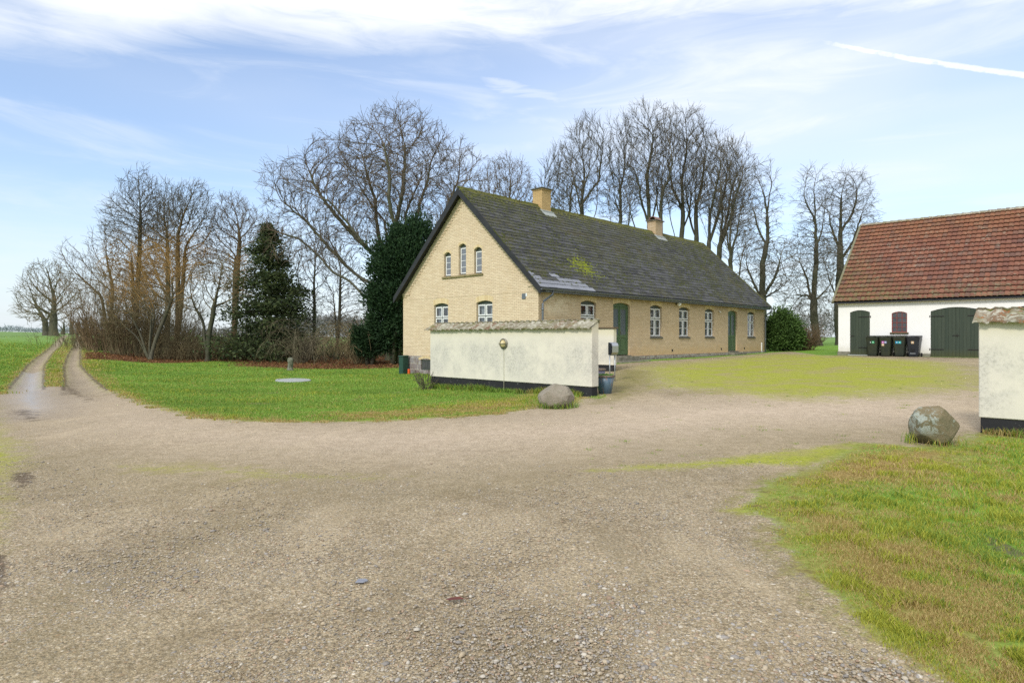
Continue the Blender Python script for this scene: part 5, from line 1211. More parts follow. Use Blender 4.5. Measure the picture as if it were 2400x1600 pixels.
# tank lid in the lawn
x, y, z = on_ground(687, 26.2); tl = empty('tank_lid', (x, y, z), 0); tl.rotation_euler = (R(1.6), R(1.2), 0); tag(tl, 'flat round grey septic tank lid lying in the lawn', 'tank lid')
mb = MB(); mb.lathe([(.62, -.05), (.70, -.01), (.71, .055), (.695, .075), (.3, .082), (.001, .083)], (0, 0, 0), 44); mb.build('cover', M['concrete'], tl)
mb = MB(); mb.tube([(-.66, -.12, .078), (-.60, -.12, .10), (-.60, .12, .10), (-.66, .12, .078)], .010, 6); mb.build('handle', M['galv'], tl)
# mossy stone post
x, y, z = on_ground(680.5, 34.6)
mb = MB(); prof = [(.20, -.05), (.195, .04), (.15, .12), (.135, .25), (.15, .42), (.165, .55), (.155, .65), (.10, .72), (.02, .75)]; mb.lathe(prof, (0, 0, 0), 14)
rg = random.Random(3); mb.v = [(a + rg.uniform(-.025, .025), b + rg.uniform(-.025, .025), c + rg.uniform(-.015, .015)) for a, b, c in mb.v]
so = mb.build('stone_post', M['stump'], None, smooth=True); so.location = (x, y, z); tag(so, 'small moss-topped stone post standing alone on the lawn', 'stone post')
#PART2
# ================================================================== TREES AND SHRUBS
def colonize(att, start, seg=.45, kill=.9, infl=6.0, up=.15, iters=140, rg=None, jit=.15, maxn=15000, mom=.55):
    pos = [np.array(p, float) for p, _ in start]; par = [q for _, q in start]
    Pn = np.zeros((maxn + 4000, 3)); Pn[:len(pos)] = pos; n = len(pos); parr = np.full(maxn + 4000, -1); parr[:n] = par
    att = att.copy(); near = np.zeros(len(att), int); nd = np.full(len(att), 1e9); last = 0; kids = {}
    upv = np.array([0, 0, up])
    for it in range(iters):
        if len(att) == 0 or n > maxn: break
        new = Pn[last:n]
        if len(new):
            d = np.sqrt(((att[:, None] - new[None]) ** 2).sum(-1)); k = d.argmin(1); dm = d[np.arange(len(att)), k]
            b = dm < nd; nd[b] = dm[b]; near[b] = k[b] + last
        last = n
        keep = nd > kill; att, near, nd = att[keep], near[keep], nd[keep]
        if len(att) == 0: break
        lim = infl if it > 12 else 1e9
        a = nd < lim
        if not a.any(): a = nd < nd.min() * 1.3
        v = att[a] - Pn[near[a]]; v /= np.linalg.norm(v, axis=1, keepdims=True)
        ids, inv = np.unique(near[a], return_inverse=True); s = np.zeros((len(ids), 3)); np.add.at(s, inv, v)
        s /= np.linalg.norm(s, axis=1, keepdims=True) + 1e-9
        s += upv + rg.normal(0, jit, s.shape)
        for q, i in enumerate(ids):                       # carry some of the parent's heading for smoother limbs
            if parr[i] >= 0:
                h = Pn[i] - Pn[parr[i]]; s[q] += mom * h / (np.linalg.norm(h) + 1e-9)
        s /= np.linalg.norm(s, axis=1, keepdims=True)
        cand = Pn[ids] + s * seg
        added = 0
        for i, c in zip(ids, cand):
            ks = kids.setdefault(int(i), [])
            if len(ks) >= 4 or any(((c - Pn[k]) ** 2).sum() < (seg * .45) ** 2 for k in ks): continue
            Pn[n] = c; parr[n] = i; ks.append(n); n += 1; added += 1
            if n > maxn + 3900: break
        if not added:
            # drop attractors that can no longer be reached
            keep = ~np.isin(near, ids) | (rg.random(len(near)) > .5); att, near, nd = att[keep], near[keep], nd[keep]
    return Pn[:n].copy(), parr[:n].copy()

def radii(par, tip, e=2.25):
    n = len(par); a = np.zeros(n); cnt = np.bincount(par[par >= 0], minlength=n)
    a[cnt == 0] = tip ** e
    for i in range(n - 1, -1, -1):
        if par[i] >= 0: a[par[i]] += a[i]
    return a ** (1 / e), cnt

def skel_mesh(name, pos, par, rad, sel, k, m, parent):
    """frusta along every selected parent->child edge; the thickest child carries on the parent's ring"""
    n = len(pos); idx = np.where(sel & (par >= 0))[0]
    if len(idx) == 0: return None
    d = np.zeros_like(pos); has = par >= 0
    d[has] = pos[has] - pos[par[has]]; d /= np.linalg.norm(d, axis=1, keepdims=True) + 1e-9
    root = ~has; 
    for i in np.where(root)[0]:
        ch = np.where(par == i)[0]; d[i] = d[ch[0]] if len(ch) else (0, 0, 1)
    main = np.full(n, -1); order = np.argsort(rad[idx])
    for i in idx[order]: main[par[i]] = i
    dm = d.copy(); hm = main >= 0; dm[hm] = d[hm] + d[main[hm]]; dm /= np.linalg.norm(dm, axis=1, keepdims=True) + 1e-9
    ref = np.array([.31, .87, .12]); ref /= np.linalg.norm(ref)
    ang = np.linspace(0, 2 * np.pi, k, endpoint=False)
    def ring(c, dd, r):
        u = np.cross(dd, ref); u /= np.linalg.norm(u, axis=1, keepdims=True) + 1e-9; w = np.cross(dd, u)
        return c[:, None] + (u[:, None] * np.cos(ang)[None, :, None] + w[:, None] * np.sin(ang)[None, :, None]) * r[:, None, None]
    p = par[idx]; ismain = main[p] == idx
    r0 = np.where(ismain, rad[p], np.minimum(rad[idx] * 1.1, rad[p])); dd0 = np.where(ismain[:, None], dm[p], d[idx])
    A_ = ring(pos[p], dd0, r0); B_ = ring(pos[idx], dm[idx], rad[idx])
    Vt = np.concatenate([A_, B_], 1).reshape(-1, 3); e = len(idx); b = (np.arange(e) * 2 * k)[:, None]
    q = np.arange(k)[None]; q1 = (q + 1) % k
    Fc = np.stack([b + q, b + q1, b + q1 + k, b + q + k], -1).reshape(-1, 4)
    return np_mesh(name, Vt, Fc, m, parent, smooth=True)

def add_twigs(pos, par, rad, rg, per=2, L=.7, r=.011, thr=.03, up=.35, droop=0.0, segs=2, spread=.7):
    c = np.where((rad < thr) & (par >= 0))[0]; c = np.repeat(c, per); n0 = len(pos)
    h = pos[c] - pos[par[c]]; h /= np.linalg.norm(h, axis=1, keepdims=True) + 1e-9
    d = h + rg.normal(0, spread, h.shape); d[:, 2] += up; d /= np.linalg.norm(d, axis=1, keepdims=True)
    ln = L * rg.uniform(.5, 1.2, len(c)); P_, Q_, Rr_ = [pos], [par], [rad]; cur = pos[c]; pr = c; n = n0
    for s in range(segs):
        cur = cur + d * (ln / segs)[:, None]; P_.append(cur); Q_.append(pr); Rr_.append(np.full(len(c), r * (1 - .35 * s / segs)))
        pr = np.arange(n, n + len(c)); n += len(c)
        d = d + rg.normal(0, .22, d.shape); d[:, 2] -= droop; d /= np.linalg.norm(d, axis=1, keepdims=True)
    return np.concatenate(P_), np.concatenate(Q_), np.concatenate(Rr_)

def px3(px, py, D): return np.array([(px - CX) / F * D, D, H + (HY - py) / F * D])
def lobes_att(lobes, D, N, rg, shell=.45):
    vol = np.array([l[2] * l[3] * l[2] for l in lobes], float); out = []
    for l, w in zip(lobes, vol / vol.sum()):
        c = px3(l[0], l[1], D + (l[4] if len(l) > 4 else 0)); rx, rz = l[2] / F * D, l[3] / F * D; n = max(8, int(N * w))
        v = rg.normal(0, 1, (n, 3)); v /= np.linalg.norm(v, axis=1, keepdims=True); r = rg.random(n) ** shell
        out.append(c + v * r[:, None] * np.array([rx, min(rx, rz) * .85, rz]))
    return np.concatenate(out)
TREES = {}
def tree(name, label, bpx, D, lobes, N=1500, seed=1, seg=.45, kill=.85, infl=5.0, up=.15, mom=.9, trunk_to=None, bark='bark', twig='twig', tip=.013, per=2, L=.7, tw_up=.35, droop=0.0, group=None, bowl=0.0,
         stems=1, thr=.05, shell=.45, lean=0.0, jit=.14, trunk_k=8, zb=None, maxr=None, tsp=.7, split=None):
    rg = np.random.default_rng(seed)
    x, y = P(bpx, D); z = tz(x, y) if zb is None else zb; base = np.array([x, y, z - .15])
    att = lobes_att(lobes, D, N, rg, shell)
    att = att[att[:, 2] > z + .6]
    if trunk_to is None: trunk_to = (bpx, None)
    start = [(base, -1)]
    targets = trunk_to if isinstance(trunk_to, list) else [trunk_to]
    for (tx, ty) in targets:
        top = px3(tx, ty, D); top = top + rg.normal(0, .15, 3) * np.array([1, 1, 0]); n = max(2, int(np.linalg.norm(top - base) / seg)); prev = 0
        for i in range(1, n + 1):
            t = i / n; w = base + (top - base) * t; w = w + np.array([math.sin(t * 3 + seed) * .12, math.cos(t * 4 + seed) * .12, 0]) * min(1, t * 3)
            if len(targets) > 1: w = w + np.array([0, 0, 1]) * (math.sin(t * math.pi) * .25)
            start.append((w, prev)); prev = len(start) - 1
    pos, par = colonize(att, start, seg, kill, infl, up, rg=rg, jit=jit, mom=mom)
    for _ in range(1):                                   # ease the zigzag
        nx = pos.copy(); ch = np.where(par >= 0)[0]; s = np.zeros_like(pos); c = np.zeros(len(pos)); np.add.at(s, par[ch], pos[ch]); np.add.at(c, par[ch], 1)
        ok = (c == 1) & (par >= 0); nx[ok] = .5 * pos[ok] + .25 * (s[ok] + pos[par[ok]]); pos = nx
    rad, cnt = radii(par, tip); rad = np.maximum(rad, tip)
    if maxr: rad = tip * (rad / tip) ** (math.log(maxr / tip) / math.log(rad.max() / tip))
    hgt = pos[:, 2] - pos[0, 2]; ft = np.clip(1 - hgt / 1.0, 0, 1) ** 2; rad = rad * (1 + .45 * ft * (rad > .04))       # flare at the foot
    nb = len(pos); pos, par, rad = add_twigs(pos, par, rad, rg, per, L, tip * .8, .032, tw_up, droop, spread=tsp)
    o = empty(name, tuple(base + [0, 0, .15]), 0); tag(o, label, 'tree', group)
    lp = pos - (base + [0, 0, .15])
    big = rad > thr
    skel_mesh('trunk', lp, par, rad, big, trunk_k, M[bark], o)
    if split:
        lowz = pos[:, 2] < px3(0, split[0], D)[2] + rg.normal(0, .8, len(pos))
        skel_mesh('crown', lp, par, rad, ~big & ~lowz, 3, M[twig], o); lo = skel_mesh('lower_crown', lp, par, rad, ~big & lowz, 3, M[split[1]], o)
        if lo: lo['label'] = 'orange brown lower twigs' if 'orange' in split[1] else 'lower twigs'
    else: skel_mesh('crown', lp, par, rad, ~big, 3, M[twig], o)
    return o

def fan_tree(name, label, bpx, D, trunk, limbs, lobes, seed, N=2500, kill=.5, up=.2, jit=.12, mom=1.0, seg=.4, infl=3.6, shell=.62, bark='bark_dark', twig='twig_dark', maxr=.25, tip=.0125, per=2, L=.7, tw_up=.5, droop=0.0, group=None, thr=.05, split=None, tsp=.6, maxn=15000):
    """a tree whose trunk and main limbs follow given lines; the finer branches fill the crown's volume from there"""
    rg = np.random.default_rng(seed); x, y = P(bpx, D); z = tz(x, y); base = np.array([x, y, z - .15])
    def w(q): return px3(q[0], q[1], D + (q[2] if len(q) > 2 else 0.0))
    start = [(base, -1)]
    def follow(pts, prev):
        out = []; p = start[prev][0]
        for k, q in enumerate(pts):
            v = q - p; n = max(1, int(np.linalg.norm(v) / seg)); perp = rg.normal(0, .06, 3)
            p0 = p
            for i in range(1, n + 1):
                p = p0 + v * i / n + perp * math.sin(i / n * math.pi) * np.linalg.norm(v) * .5 + rg.normal(0, .02, 3); start.append((p, prev)); prev = len(start) - 1; out.append(prev)
        return out
    tr = follow([w(q) for q in trunk], 0)
    for f, pts, *_ in limbs: follow([w(q) for q in pts], tr[min(len(tr) - 1, int(f * (len(tr) - 1)))])
    att = lobes_att(lobes, D, N, rg, shell); att = att[att[:, 2] > z + .8]
    pos, par = colonize(att, start, seg, kill, infl, up, rg=rg, jit=jit, maxn=maxn, mom=mom)
    nx = pos.copy(); ch = np.where(par >= 0)[0]; s = np.zeros_like(pos); c = np.zeros(len(pos)); np.add.at(s, par[ch], pos[ch]); np.add.at(c, par[ch], 1)
    ok = (c == 1) & (par >= 0); nx[ok] = .5 * pos[ok] + .25 * (s[ok] + pos[par[ok]]); pos = nx
    rad, cnt = radii(par, tip, 2.1); rad = np.maximum(rad, tip); rad = tip * (rad / tip) ** (math.log(maxr / tip) / math.log(rad.max() / tip))
    hgt = pos[:, 2] - pos[0, 2]; ft = np.clip(1 - hgt / 1.0, 0, 1) ** 2; rad = rad * (1 + .45 * ft * (rad > .04))
    pos, par, rad = add_twigs(pos, par, rad, rg, per, L, tip * .8, .032, tw_up, droop, spread=tsp)
    o = empty(name, tuple(base + [0, 0, .15]), 0); tag(o, label, 'tree', group); lp = pos - (base + [0, 0, .15]); big = rad > thr
    skel_mesh('trunk', lp, par, rad, big, 8, M[bark], o)
    if split:
        lowz = pos[:, 2] < px3(0, split[0], D)[2] + rg.normal(0, .8, len(pos))
        skel_mesh('crown', lp, par, rad, ~big & ~lowz, 3, M[twig], o); lo = skel_mesh('lower_crown', lp, par, rad, ~big & lowz, 3, M[split[1]], o)
        if lo: lo['label'] = 'orange brown lower twigs'
    else: skel_mesh('crown', lp, par, rad, ~big, 3, M[twig], o)
    return o
def bush_skel(n, rg, base_r, h, spread=.5, droop=.0, segs=7, kids=5, klen=.45, r0=.022, lean=(0, 0), wob=.12):
    pos, par, rad = [], [], []
    for s in range(n):
        a = rg.uniform(0, 2 * math.pi); rr = base_r * math.sqrt(rg.random()); p = np.array([rr * math.cos(a), rr * math.sin(a), -.05]); d = np.array([math.cos(a) * spread * rg.uniform(.2, 1.3) + lean[0], math.sin(a) * spread * rg.uniform(.2, 1.3) + lean[1], 1.0]); d /= np.linalg.norm(d)
        hh = h * rg.uniform(.55, 1.05); pr = -1; i0 = len(pos); pos.append(p.copy()); par.append(-1); rad.append(r0); pr = i0
        for k in range(segs):
            d = d + rg.normal(0, wob, 3); d[2] -= droop * (k / segs) * 1.2; d /= np.linalg.norm(d); p = p + d * hh / segs; pos.append(p.copy()); par.append(pr); rad.append(r0 * (1 - .75 * (k + 1) / segs) + .003); pr = len(pos) - 1
            if k >= 1:
                for _ in range(kids if rg.random() < .7 else 1):
                    dd = d + rg.normal(0, .6, 3); dd[2] -= droop * .8; dd /= np.linalg.norm(dd); q = p.copy(); pp = pr; L = hh * klen * rg.uniform(.3, 1) * (1 - k / segs * .5)
                    for j in range(3):
                        dd = dd + rg.normal(0, .22, 3); dd[2] += -.35 * droop + (.10 if droop == 0 else 0); dd /= np.linalg.norm(dd); q = q + dd * L / 3; pos.append(q.copy()); par.append(pp); rad.append(.0085 - .0015 * j); pp = len(pos) - 1
    return np.array(pos), np.array(par), np.array(rad)
def bush(name, label, px, D, n, h, base_r, m, seed=1, group=None, cat='shrub', zoff=0, **kw):
    rg = np.random.default_rng(seed); x, y = P(px, D); z = tz(x, y) + zoff
    pos, par, rad = bush_skel(n, rg, base_r, h, **kw)
    o = empty(name, (x, y, z), 0); tag(o, label, cat, group)
    th = rad > .012
    skel_mesh('stems', pos, par, rad, th, 4, M[m], o); skel_mesh('twigs', pos, par, rad, ~th, 3, M[m], o); return o

def diamonds(c, d, L, W, rg):
    s = np.cross(d, rg.normal(0, 1, d.shape)); s /= np.linalg.norm(s, axis=1, keepdims=True) + 1e-9
    Vt = np.stack([c, c + d * (L * .45)[:, None] + s * (W * .5)[:, None], c + d * L[:, None], c + d * (L * .45)[:, None] - s * (W * .5)[:, None]], 1).reshape(-1, 3)
    return Vt, np.arange(len(c) * 4).reshape(-1, 4)
def nrm(v): return v / (np.linalg.norm(v, axis=1, keepdims=True) + 1e-9)

# ---- conifer left of the house
def conifer(px, D, h, wr, label, seed=2):
    rg = np.random.default_rng(seed); x, y = P(px, D); z = tz(x, y); o = empty('conifer_tree', (x, y, z), 0); tag(o, label, 'tree')
    mb = MB(); mb.tube([(0, 0, -.2), (.05, 0, h * .5), (-.08, 0, h * .97)], [.22, .13, .02], 8); mb.build('trunk', M['bark_dark'], o, smooth=True)
    C_, D_, L_ = [], [], []; bp, bq, br_ = [], [], []
    for i in range(400):
        t = rg.random() ** 1.0 * .98; zz = h * (.02 + .96 * t); a = rg.uniform(0, 2 * math.pi)
        prof = (1 - t) ** .78 * (1 + .12 * math.sin(t * 17))
        rmax = wr * max(.10, prof) * rg.uniform(.62, 1.12) * (1 + .13 * math.sin(a * 3 + t * 9)); rise = rg.uniform(-.05, .25) + .25 * t
        n = int(26 + 75 * rmax / wr); tt = rg.random(n) ** .55
        if t > .6 and rg.random() < .2: continue
        cx_ = np.cos(a) * rmax * tt; cy_ = np.sin(a) * rmax * tt; cz_ = zz + rise * rmax * tt - .28 * rmax * tt ** 2
        w = (.13 + .17 * (1 - tt)) * rmax * .8 + .12; c = np.stack([cx_, cy_, cz_], 1) + rg.normal(0, 1, (n, 3)) * np.stack([w, w, w * .42], 1)
        d = nrm(np.array([math.cos(a), math.sin(a), .12])[None] + rg.normal(0, .55, (n, 3))); C_.append(c); D_.append(d)
        b0 = len(bp); bp += [np.array([0, 0, zz]), np.array([math.cos(a) * rmax * .5, math.sin(a) * rmax * .5, zz + rise * rmax * .5 - .07 * rmax]), np.array([math.cos(a) * rmax * .95, math.sin(a) * rmax * .95, zz + rise * rmax * .95 - .25 * rmax])]; bq += [-1, b0, b0 + 1]; br_ += [.035, .022, .01]
    c = np.concatenate(C_); d = np.concatenate(D_); n = len(c); c = c[c[:, 2] > .05][:60000]; d = d[:len(c)]; n = len(c)
    Vt, Fc = diamonds(c, d, rg.uniform(.16, .38, n), rg.uniform(.07, .14, n), rg); np_mesh('foliage', Vt, Fc, M['spruce'], o)
    skel_mesh('branches', np.array(bp), np.array(bq), np.array(br_), np.ones(len(bp), bool), 4, M['bark_dark'], o)
    return o
conifer(630, 47.5, 10.6, 4.35, 'tall dark conical evergreen standing on the lawn edge left of the farmhouse')

def leafy(name, label, px, D, lobes, n, m, seed, L=(.12, .26), W=(.06, .12), cat='tree', up=.6, trunk=None, clump=.35, nclump=260, zb=0, sph=.16):
    """dense evergreen: clumps of sprays spread through the crown, thicker towards its outside"""
    rg = np.random.default_rng(seed); x, y = P(px, D); z = tz(x, y); base = np.array([x, y, z]); o = empty(name, tuple(base), 0); tag(o, label, cat)
    cc = lobes_att(lobes, D, nclump, rg, .28) - base; cc = cc[cc[:, 2] > .0]
    ctr = cc.mean(0); k = rg.integers(0, len(cc), n); c = cc[k] + rg.normal(0, 1, (n, 3)) * (clump * rg.uniform(.5, 1.3, len(cc)))[k][:, None]
    c = c[c[:, 2] > .03]; n = len(c); d = nrm((c - ctr) * np.array([1, 1, .5]) + rg.normal(0, 1.2, (n, 3))); d[:, 2] += up; d = nrm(d)
    Vt, Fc = diamonds(c, d, rg.uniform(*L, n), rg.uniform(*W, n), rg); np_mesh('foliage', Vt, Fc, M[m], o)
    if trunk:
        mb = MB()
        for i in range(trunk): a = i * 2.4; mb.tube([(math.cos(a) * .15, math.sin(a) * .15, -.2), (math.cos(a) * .4, math.sin(a) * .3, 1.2), (ctr[0] * .8 + math.cos(a) * .8, ctr[1] * .8 + math.sin(a) * .6, ctr[2])], [.16, .13, .05], 7)
        mb.build('trunk', M['bark_dark'], o, smooth=True)
    return o
leafy('yew_tree', 'dense dark green yew towering behind the left corner of the farmhouse', 925, 40, [(905, 690, 46, 130), (950, 640, 52, 130), (985, 620, 45, 110), (905, 780, 26, 40), (945, 760, 48, 60)], 60000, 'yew', 5, trunk=4, nclump=520, clump=.30)
leafy('laurel_bush', 'glossy green rounded laurel bush at the far right corner of the farmhouse', 1838, 43, [(1828, 772, 32, 45), (1852, 782, 26, 38), (1810, 785, 20, 35)], 26000, 'laurel', 6, L=(.10, .20), W=(.06, .10), cat='shrub', up=.2, trunk=3, nclump=260, clump=.22)

# ---- the broad beech behind the yew
fan_tree('beech_tree', 'broad spreading bare beech rising behind the yew, widest crown of all', 918, 46, [(915, 700), (930, 610)],
     [(.95, [(960, 560), (985, 480), (1010, 380, 1)], 4.5), (.98, [(925, 540), (945, 440, -1), (950, 350)], 4.5), (.9, [(890, 560, 1), (880, 470, 2), (850, 370, 2)], 4.5), (.97, [(985, 590), (1040, 500), (1075, 420)], 4.2), (.92, [(1000, 620), (1070, 560, 2), (1110, 480, 2)], 3.6),
      (.85, [(880, 600), (800, 520), (735, 430), (715, 380)], 4.0), (.7, [(860, 660), (790, 600), (720, 520), (660, 470)], 3.8), (.55, [(850, 690, -1), (780, 640, -1), (700, 560, -1), (640, 540, -1)], 3.4), (.99, [(900, 520, 2), (840, 430, 3), (790, 340, 3)], 4.2), (1, [(950, 500, 3), (1000, 400, 4), (1040, 330, 4)], 4.0),
      (.97, [(930, 560, -2), (910, 460, -3), (900, 340, -3)], 4.2), (.93, [(850, 570, -2), (770, 470, -3), (700, 440, -3)], 3.8), (.6, [(840, 650, 2), (770, 560, 3), (680, 480, 3)], 3.5), (.9, [(1010, 560, -3), (1060, 470, -3), (1100, 420, -3)], 3.6)],
     [(925, 410, 150, 155), (1050, 440, 95, 125), (800, 420, 110, 105), (700, 450, 85, 90), (650, 540, 48, 70), (760, 560, 85, 80), (870, 530, 90, 80)], 21, N=10000, kill=.44, up=.10, seg=.36, maxn=22000, jit=.07, mom=1.4, bark='bark', twig='twig', maxr=.44, per=3, L=.75, tip=.0115, tw_up=.12, tsp=.42)
tree('beech_tree', 'small round bare beech whose fine twigs show left of the nearer chimney', 1185, 60, [(1185, 450, 68, 80), (1235, 480, 40, 60)], N=3400, seed=22, seg=.42, kill=.5, infl=4.5, up=.1, trunk_to=(1180, 560), per=4, L=.8, twig='twig', maxr=.25, tip=.013)

# ---- row of tall limes behind the house
row = 'tall bare lime trees behind the farmhouse'
spec = [(1325, 58, (1318, 470), [(1290, 470), (1275, 430), (1345, 420)], [(1312, 440, 50, 95), (1285, 470, 32, 60)], .13, 'slim bare lime just right of the nearer chimney'),
        (1392, 55, (1380, 400), [(1340, 400), (1360, 360), (1412, 350), (1400, 440), (1348, 480)], [(1378, 380, 58, 110), (1350, 450, 48, 70)], .22, 'stout bare lime in the gap between the two chimneys, left one'),
        (1455, 56, (1452, 420), [(1432, 400), (1468, 350), (1485, 440), (1425, 480)], [(1455, 370, 38, 98), (1458, 470, 52, 60)], .18, 'slender bare lime just left of the farther chimney'),
        (1528, 55, (1515, 380), [(1485, 390), (1530, 310), (1470, 460), (1545, 400)], [(1515, 340, 56, 95), (1500, 430, 62, 70)], .22, 'tall bare lime directly behind the farther chimney, topmost crown'),
        (1546, 54, (1552, 420), [(1530, 400), (1575, 360)], [(1560, 360, 36, 85), (1552, 450, 42, 50)], .17, 'forked bare lime rising just right of the farther chimney'),
        (1597, 55, (1594, 400), [(1565, 370), (1610, 330), (1630, 400), (1560, 450)], [(1598, 350, 54, 92), (1592, 440, 58, 70)], .21, 'straight bare lime, second to the right of the farther chimney'),
        (1636, 56, (1630, 440), [(1605, 430), (1655, 360)], [(1638, 370, 46, 85), (1640, 460, 48, 60)], .21, 'dark bare lime at the end of the slate ridge'),
        (1655, 54, (1660, 450), [(1640, 460), (1690, 370), (1705, 400)], [(1682, 390, 52, 80), (1685, 470, 50, 60)], .18, 'bare lime leaning right beyond the ridge end'),
        (1668, 53, (1695, 480), [(1690, 430), (1725, 420), (1740, 410)], [(1720, 410, 55, 75), (1715, 500, 55, 70)], .21, 'bare lime with a crown swept far to the right over the rake'),
        (1709, 52, (1716, 470), [(1700, 500), (1740, 480), (1750, 560)], [(1722, 480, 42, 95), (1730, 570, 45, 60)], .18, 'thin bare lime standing above the far roof slope'),
        (1789, 47, (1786, 440), [(1765, 480), (1808, 440), (1750, 620), (1830, 600), (1845, 660)], [(1788, 470, 42, 95), (1800, 620, 68, 85), (1765, 640, 40, 70)], .30, 'bushy bare lime above the far eaves corner of the farmhouse'),
        (1918, 56, (1908, 440), [(1885, 440), (1935, 480), (1870, 600), (1955, 640), (1870, 690)], [(1905, 480, 42, 95), (1905, 600, 62, 90), (1895, 700, 70, 60)], .32, 'bare lime with full trunk visible left of the barn'),
        (1968, 58, (1972, 460), [(1945, 500), (2010, 450), (2025, 490), (1930, 600)], [(1985, 480, 62, 85), (2015, 520, 40, 55), (1958, 590, 50, 90)], .32, 'bare lime partly hidden by the left end of the barn roof')]
for i, (bp_, D_, tt, tg, lo_, mr, lab) in enumerate(spec):
    rr = random.Random(i); lim = []
    for (tx, ty) in tg:
        H_ = 800 - tt[1]; fy = min(760, ty + abs(tx - tt[0]) * (2.2 if i < 10 else 1.0) + 60); f = max(.3, min(.95, (800 - fy) / H_)); sy = 800 - f * H_; dy = rr.uniform(-2, 2)
        lim.append((f, [(bp_ + (tt[0] - bp_) * f + (tx - tt[0]) * .62, sy + (ty - sy) * .42, dy * .6), (tx, ty, dy)]))
    fan_tree('lime_tree', lab, bp_, D_, [((bp_ + tt[0]) / 2, (800 + tt[1]) / 2), tt], lim, lo_, 140 + i, N=3200 if i < 10 else 3800, kill=.42, seg=.38, up=.24 if i < 10 else .06, jit=.06 if i < 10 else .15, mom=1.6 if i < 10 else .8, maxr=mr, per=3, L=.8, tip=.0115, tw_up=.4 if i < 10 else .0, droop=0 if i < 10 else .2, group=row, tsp=.40 if i < 10 else .6)

# ---- copse left of the conifer
cop = 'bare trees of the copse left of the conifer'
tree('alder_tree', 'tallest bare tree of the left copse, crown reaching above the others', 318, 55, [(325, 470, 45, 75), (290, 530, 50, 80), (345, 520, 45, 80), (300, 640, 60, 80)], N=6500, seed=61, per=3, L=.75, seg=.36, kill=.40, up=.2, trunk_to=[(322, 500), (300, 600)], bark='bark_dark', twig='twig_dark', split=(560, 'twig_orange'), group=cop, maxr=.24)
tree('alder_tree', 'bare tree with olive lower twigs in the middle of the left copse', 392, 56, [(390, 490, 42, 65), (375, 560, 50, 70), (360, 660, 60, 70)], N=5500, seed=62, per=3, L=.75, seg=.36, kill=.40, up=.15, trunk_to=(388, 560), bark='bark', twig='twig_dark', split=(560, 'twig_orange'), group=cop, maxr=.22)
tree('ash_tree', 'bare tree with straight pale trunk and dense dark top, middle right of the left copse', 411, 53, [(450, 485, 50, 58), (420, 520, 48, 65), (480, 520, 34, 50), (430, 600, 62, 60)], N=6500, seed=63, per=3, L=.75, seg=.36, kill=.40, up=.15, trunk_to=[(415, 560), (440, 580)], bark='bark_orange', twig='twig_dark', split=(545, 'twig_orange'), group=cop, maxr=.25)
tree('willow_tree', 'orange twigged bare willow just left of the conifer', 543, 54, [(545, 530, 52, 75), (585, 560, 38, 75), (510, 600, 50, 70), (560, 640, 50, 60)], N=6000, seed=64, per=3, L=.75, seg=.36, kill=.40, up=.15, trunk_to=[(545, 600), (560, 560)], bark='bark_orange', twig='twig', split=(590, 'twig_orange'), group=cop, maxr=.28)
tree('apple_tree', 'low spreading bare tree with a short dark trunk in front of the copse', 487, 45.5, [(450, 700, 50, 38), (530, 690, 48, 40), (490, 660, 60, 45), (520, 640, 50, 40)], N=2600, seed=65, seg=.32, kill=.42, up=.0, infl=3.5, trunk_to=[(480, 768), (498, 760)], bark='bark_dark', twig='twig_olive', group=cop, maxr=.2, tw_up=.1)
tree('alder_tree', 'bare tree at the left of the copse with limbs reaching over the track', 262, 60, [(230, 640, 55, 60), (175, 640, 50, 55), (155, 590, 26, 30), (250, 580, 45, 60)], N=3200, seed=66, seg=.42, kill=.52, up=.0, trunk_to=[(240, 700), (270, 680)], bark='bark_orange', twig='twig', split=(640, 'twig_brown'), group=cop, maxr=.2)
tree('willow_tree', 'many stemmed bare willow bursting from one base at the front of the copse', 352, 45, [(330, 700, 60, 60), (400, 680, 50, 60), (360, 620, 60, 60), (290, 720, 50, 55), (440, 640, 40, 40)], N=4200, seed=67, seg=.3, kill=.4, up=.12, infl=3.2,
     trunk_to=[(320, 760), (345, 740), (365, 740), (385, 740), (400, 700), (300, 780)], bark='bark', twig='twig_orange', split=(700, 'twig_olive'), group=cop, maxr=.17, thr=.045, per=2, L=.6)
bush('dense_shrub', 'dense reddish brown leafless shrub at the left end of the copse', 258, 49, 105, 6.2, 1.8, 'twig_red', 71, 'leafless shrubs under the trees', spread=.35, kids=5, klen=.35, r0=.02)
bush('dense_shrub', 'dense brown leafless shrub just left of the many stemmed willow', 318, 48, 105, 6.4, 1.7, 'twig_olive', 72, 'leafless shrubs under the trees', spread=.32, kids=5, klen=.35, r0=.02)
bush('dense_shrub', 'dense leafless shrub right of the many stemmed willow', 400, 48.5, 70, 5.0, 1.5, 'twig_olive', 78, 'leafless shrubs under the trees', spread=.35, kids=4, klen=.38, r0=.018)
bush('dense_shrub', 'low brown leafless shrub nearest the farm track', 228, 53, 70, 3.0, 1.0, 'twig_brown', 73, 'leafless shrubs under the trees', spread=.4, kids=4, klen=.4, r0=.018)
bush('dense_shrub', 'leafless olive shrub between the low spreading tree and the conifer', 535, 51, 90, 2.6, 1.5, 'twig_olive', 74, 'leafless shrubs under the trees', spread=.3, kids=4, klen=.4, r0=.018)
bush('dense_shrub', 'pale leafless shrub with arching twigs in front of the conifer on its right', 708, 44.0, 45, 4.4, .4, 'twig_pale', 75, 'leafless shrubs under the trees', spread=.42, droop=.62, kids=3, klen=.5, r0=.02, segs=9, wob=.08)
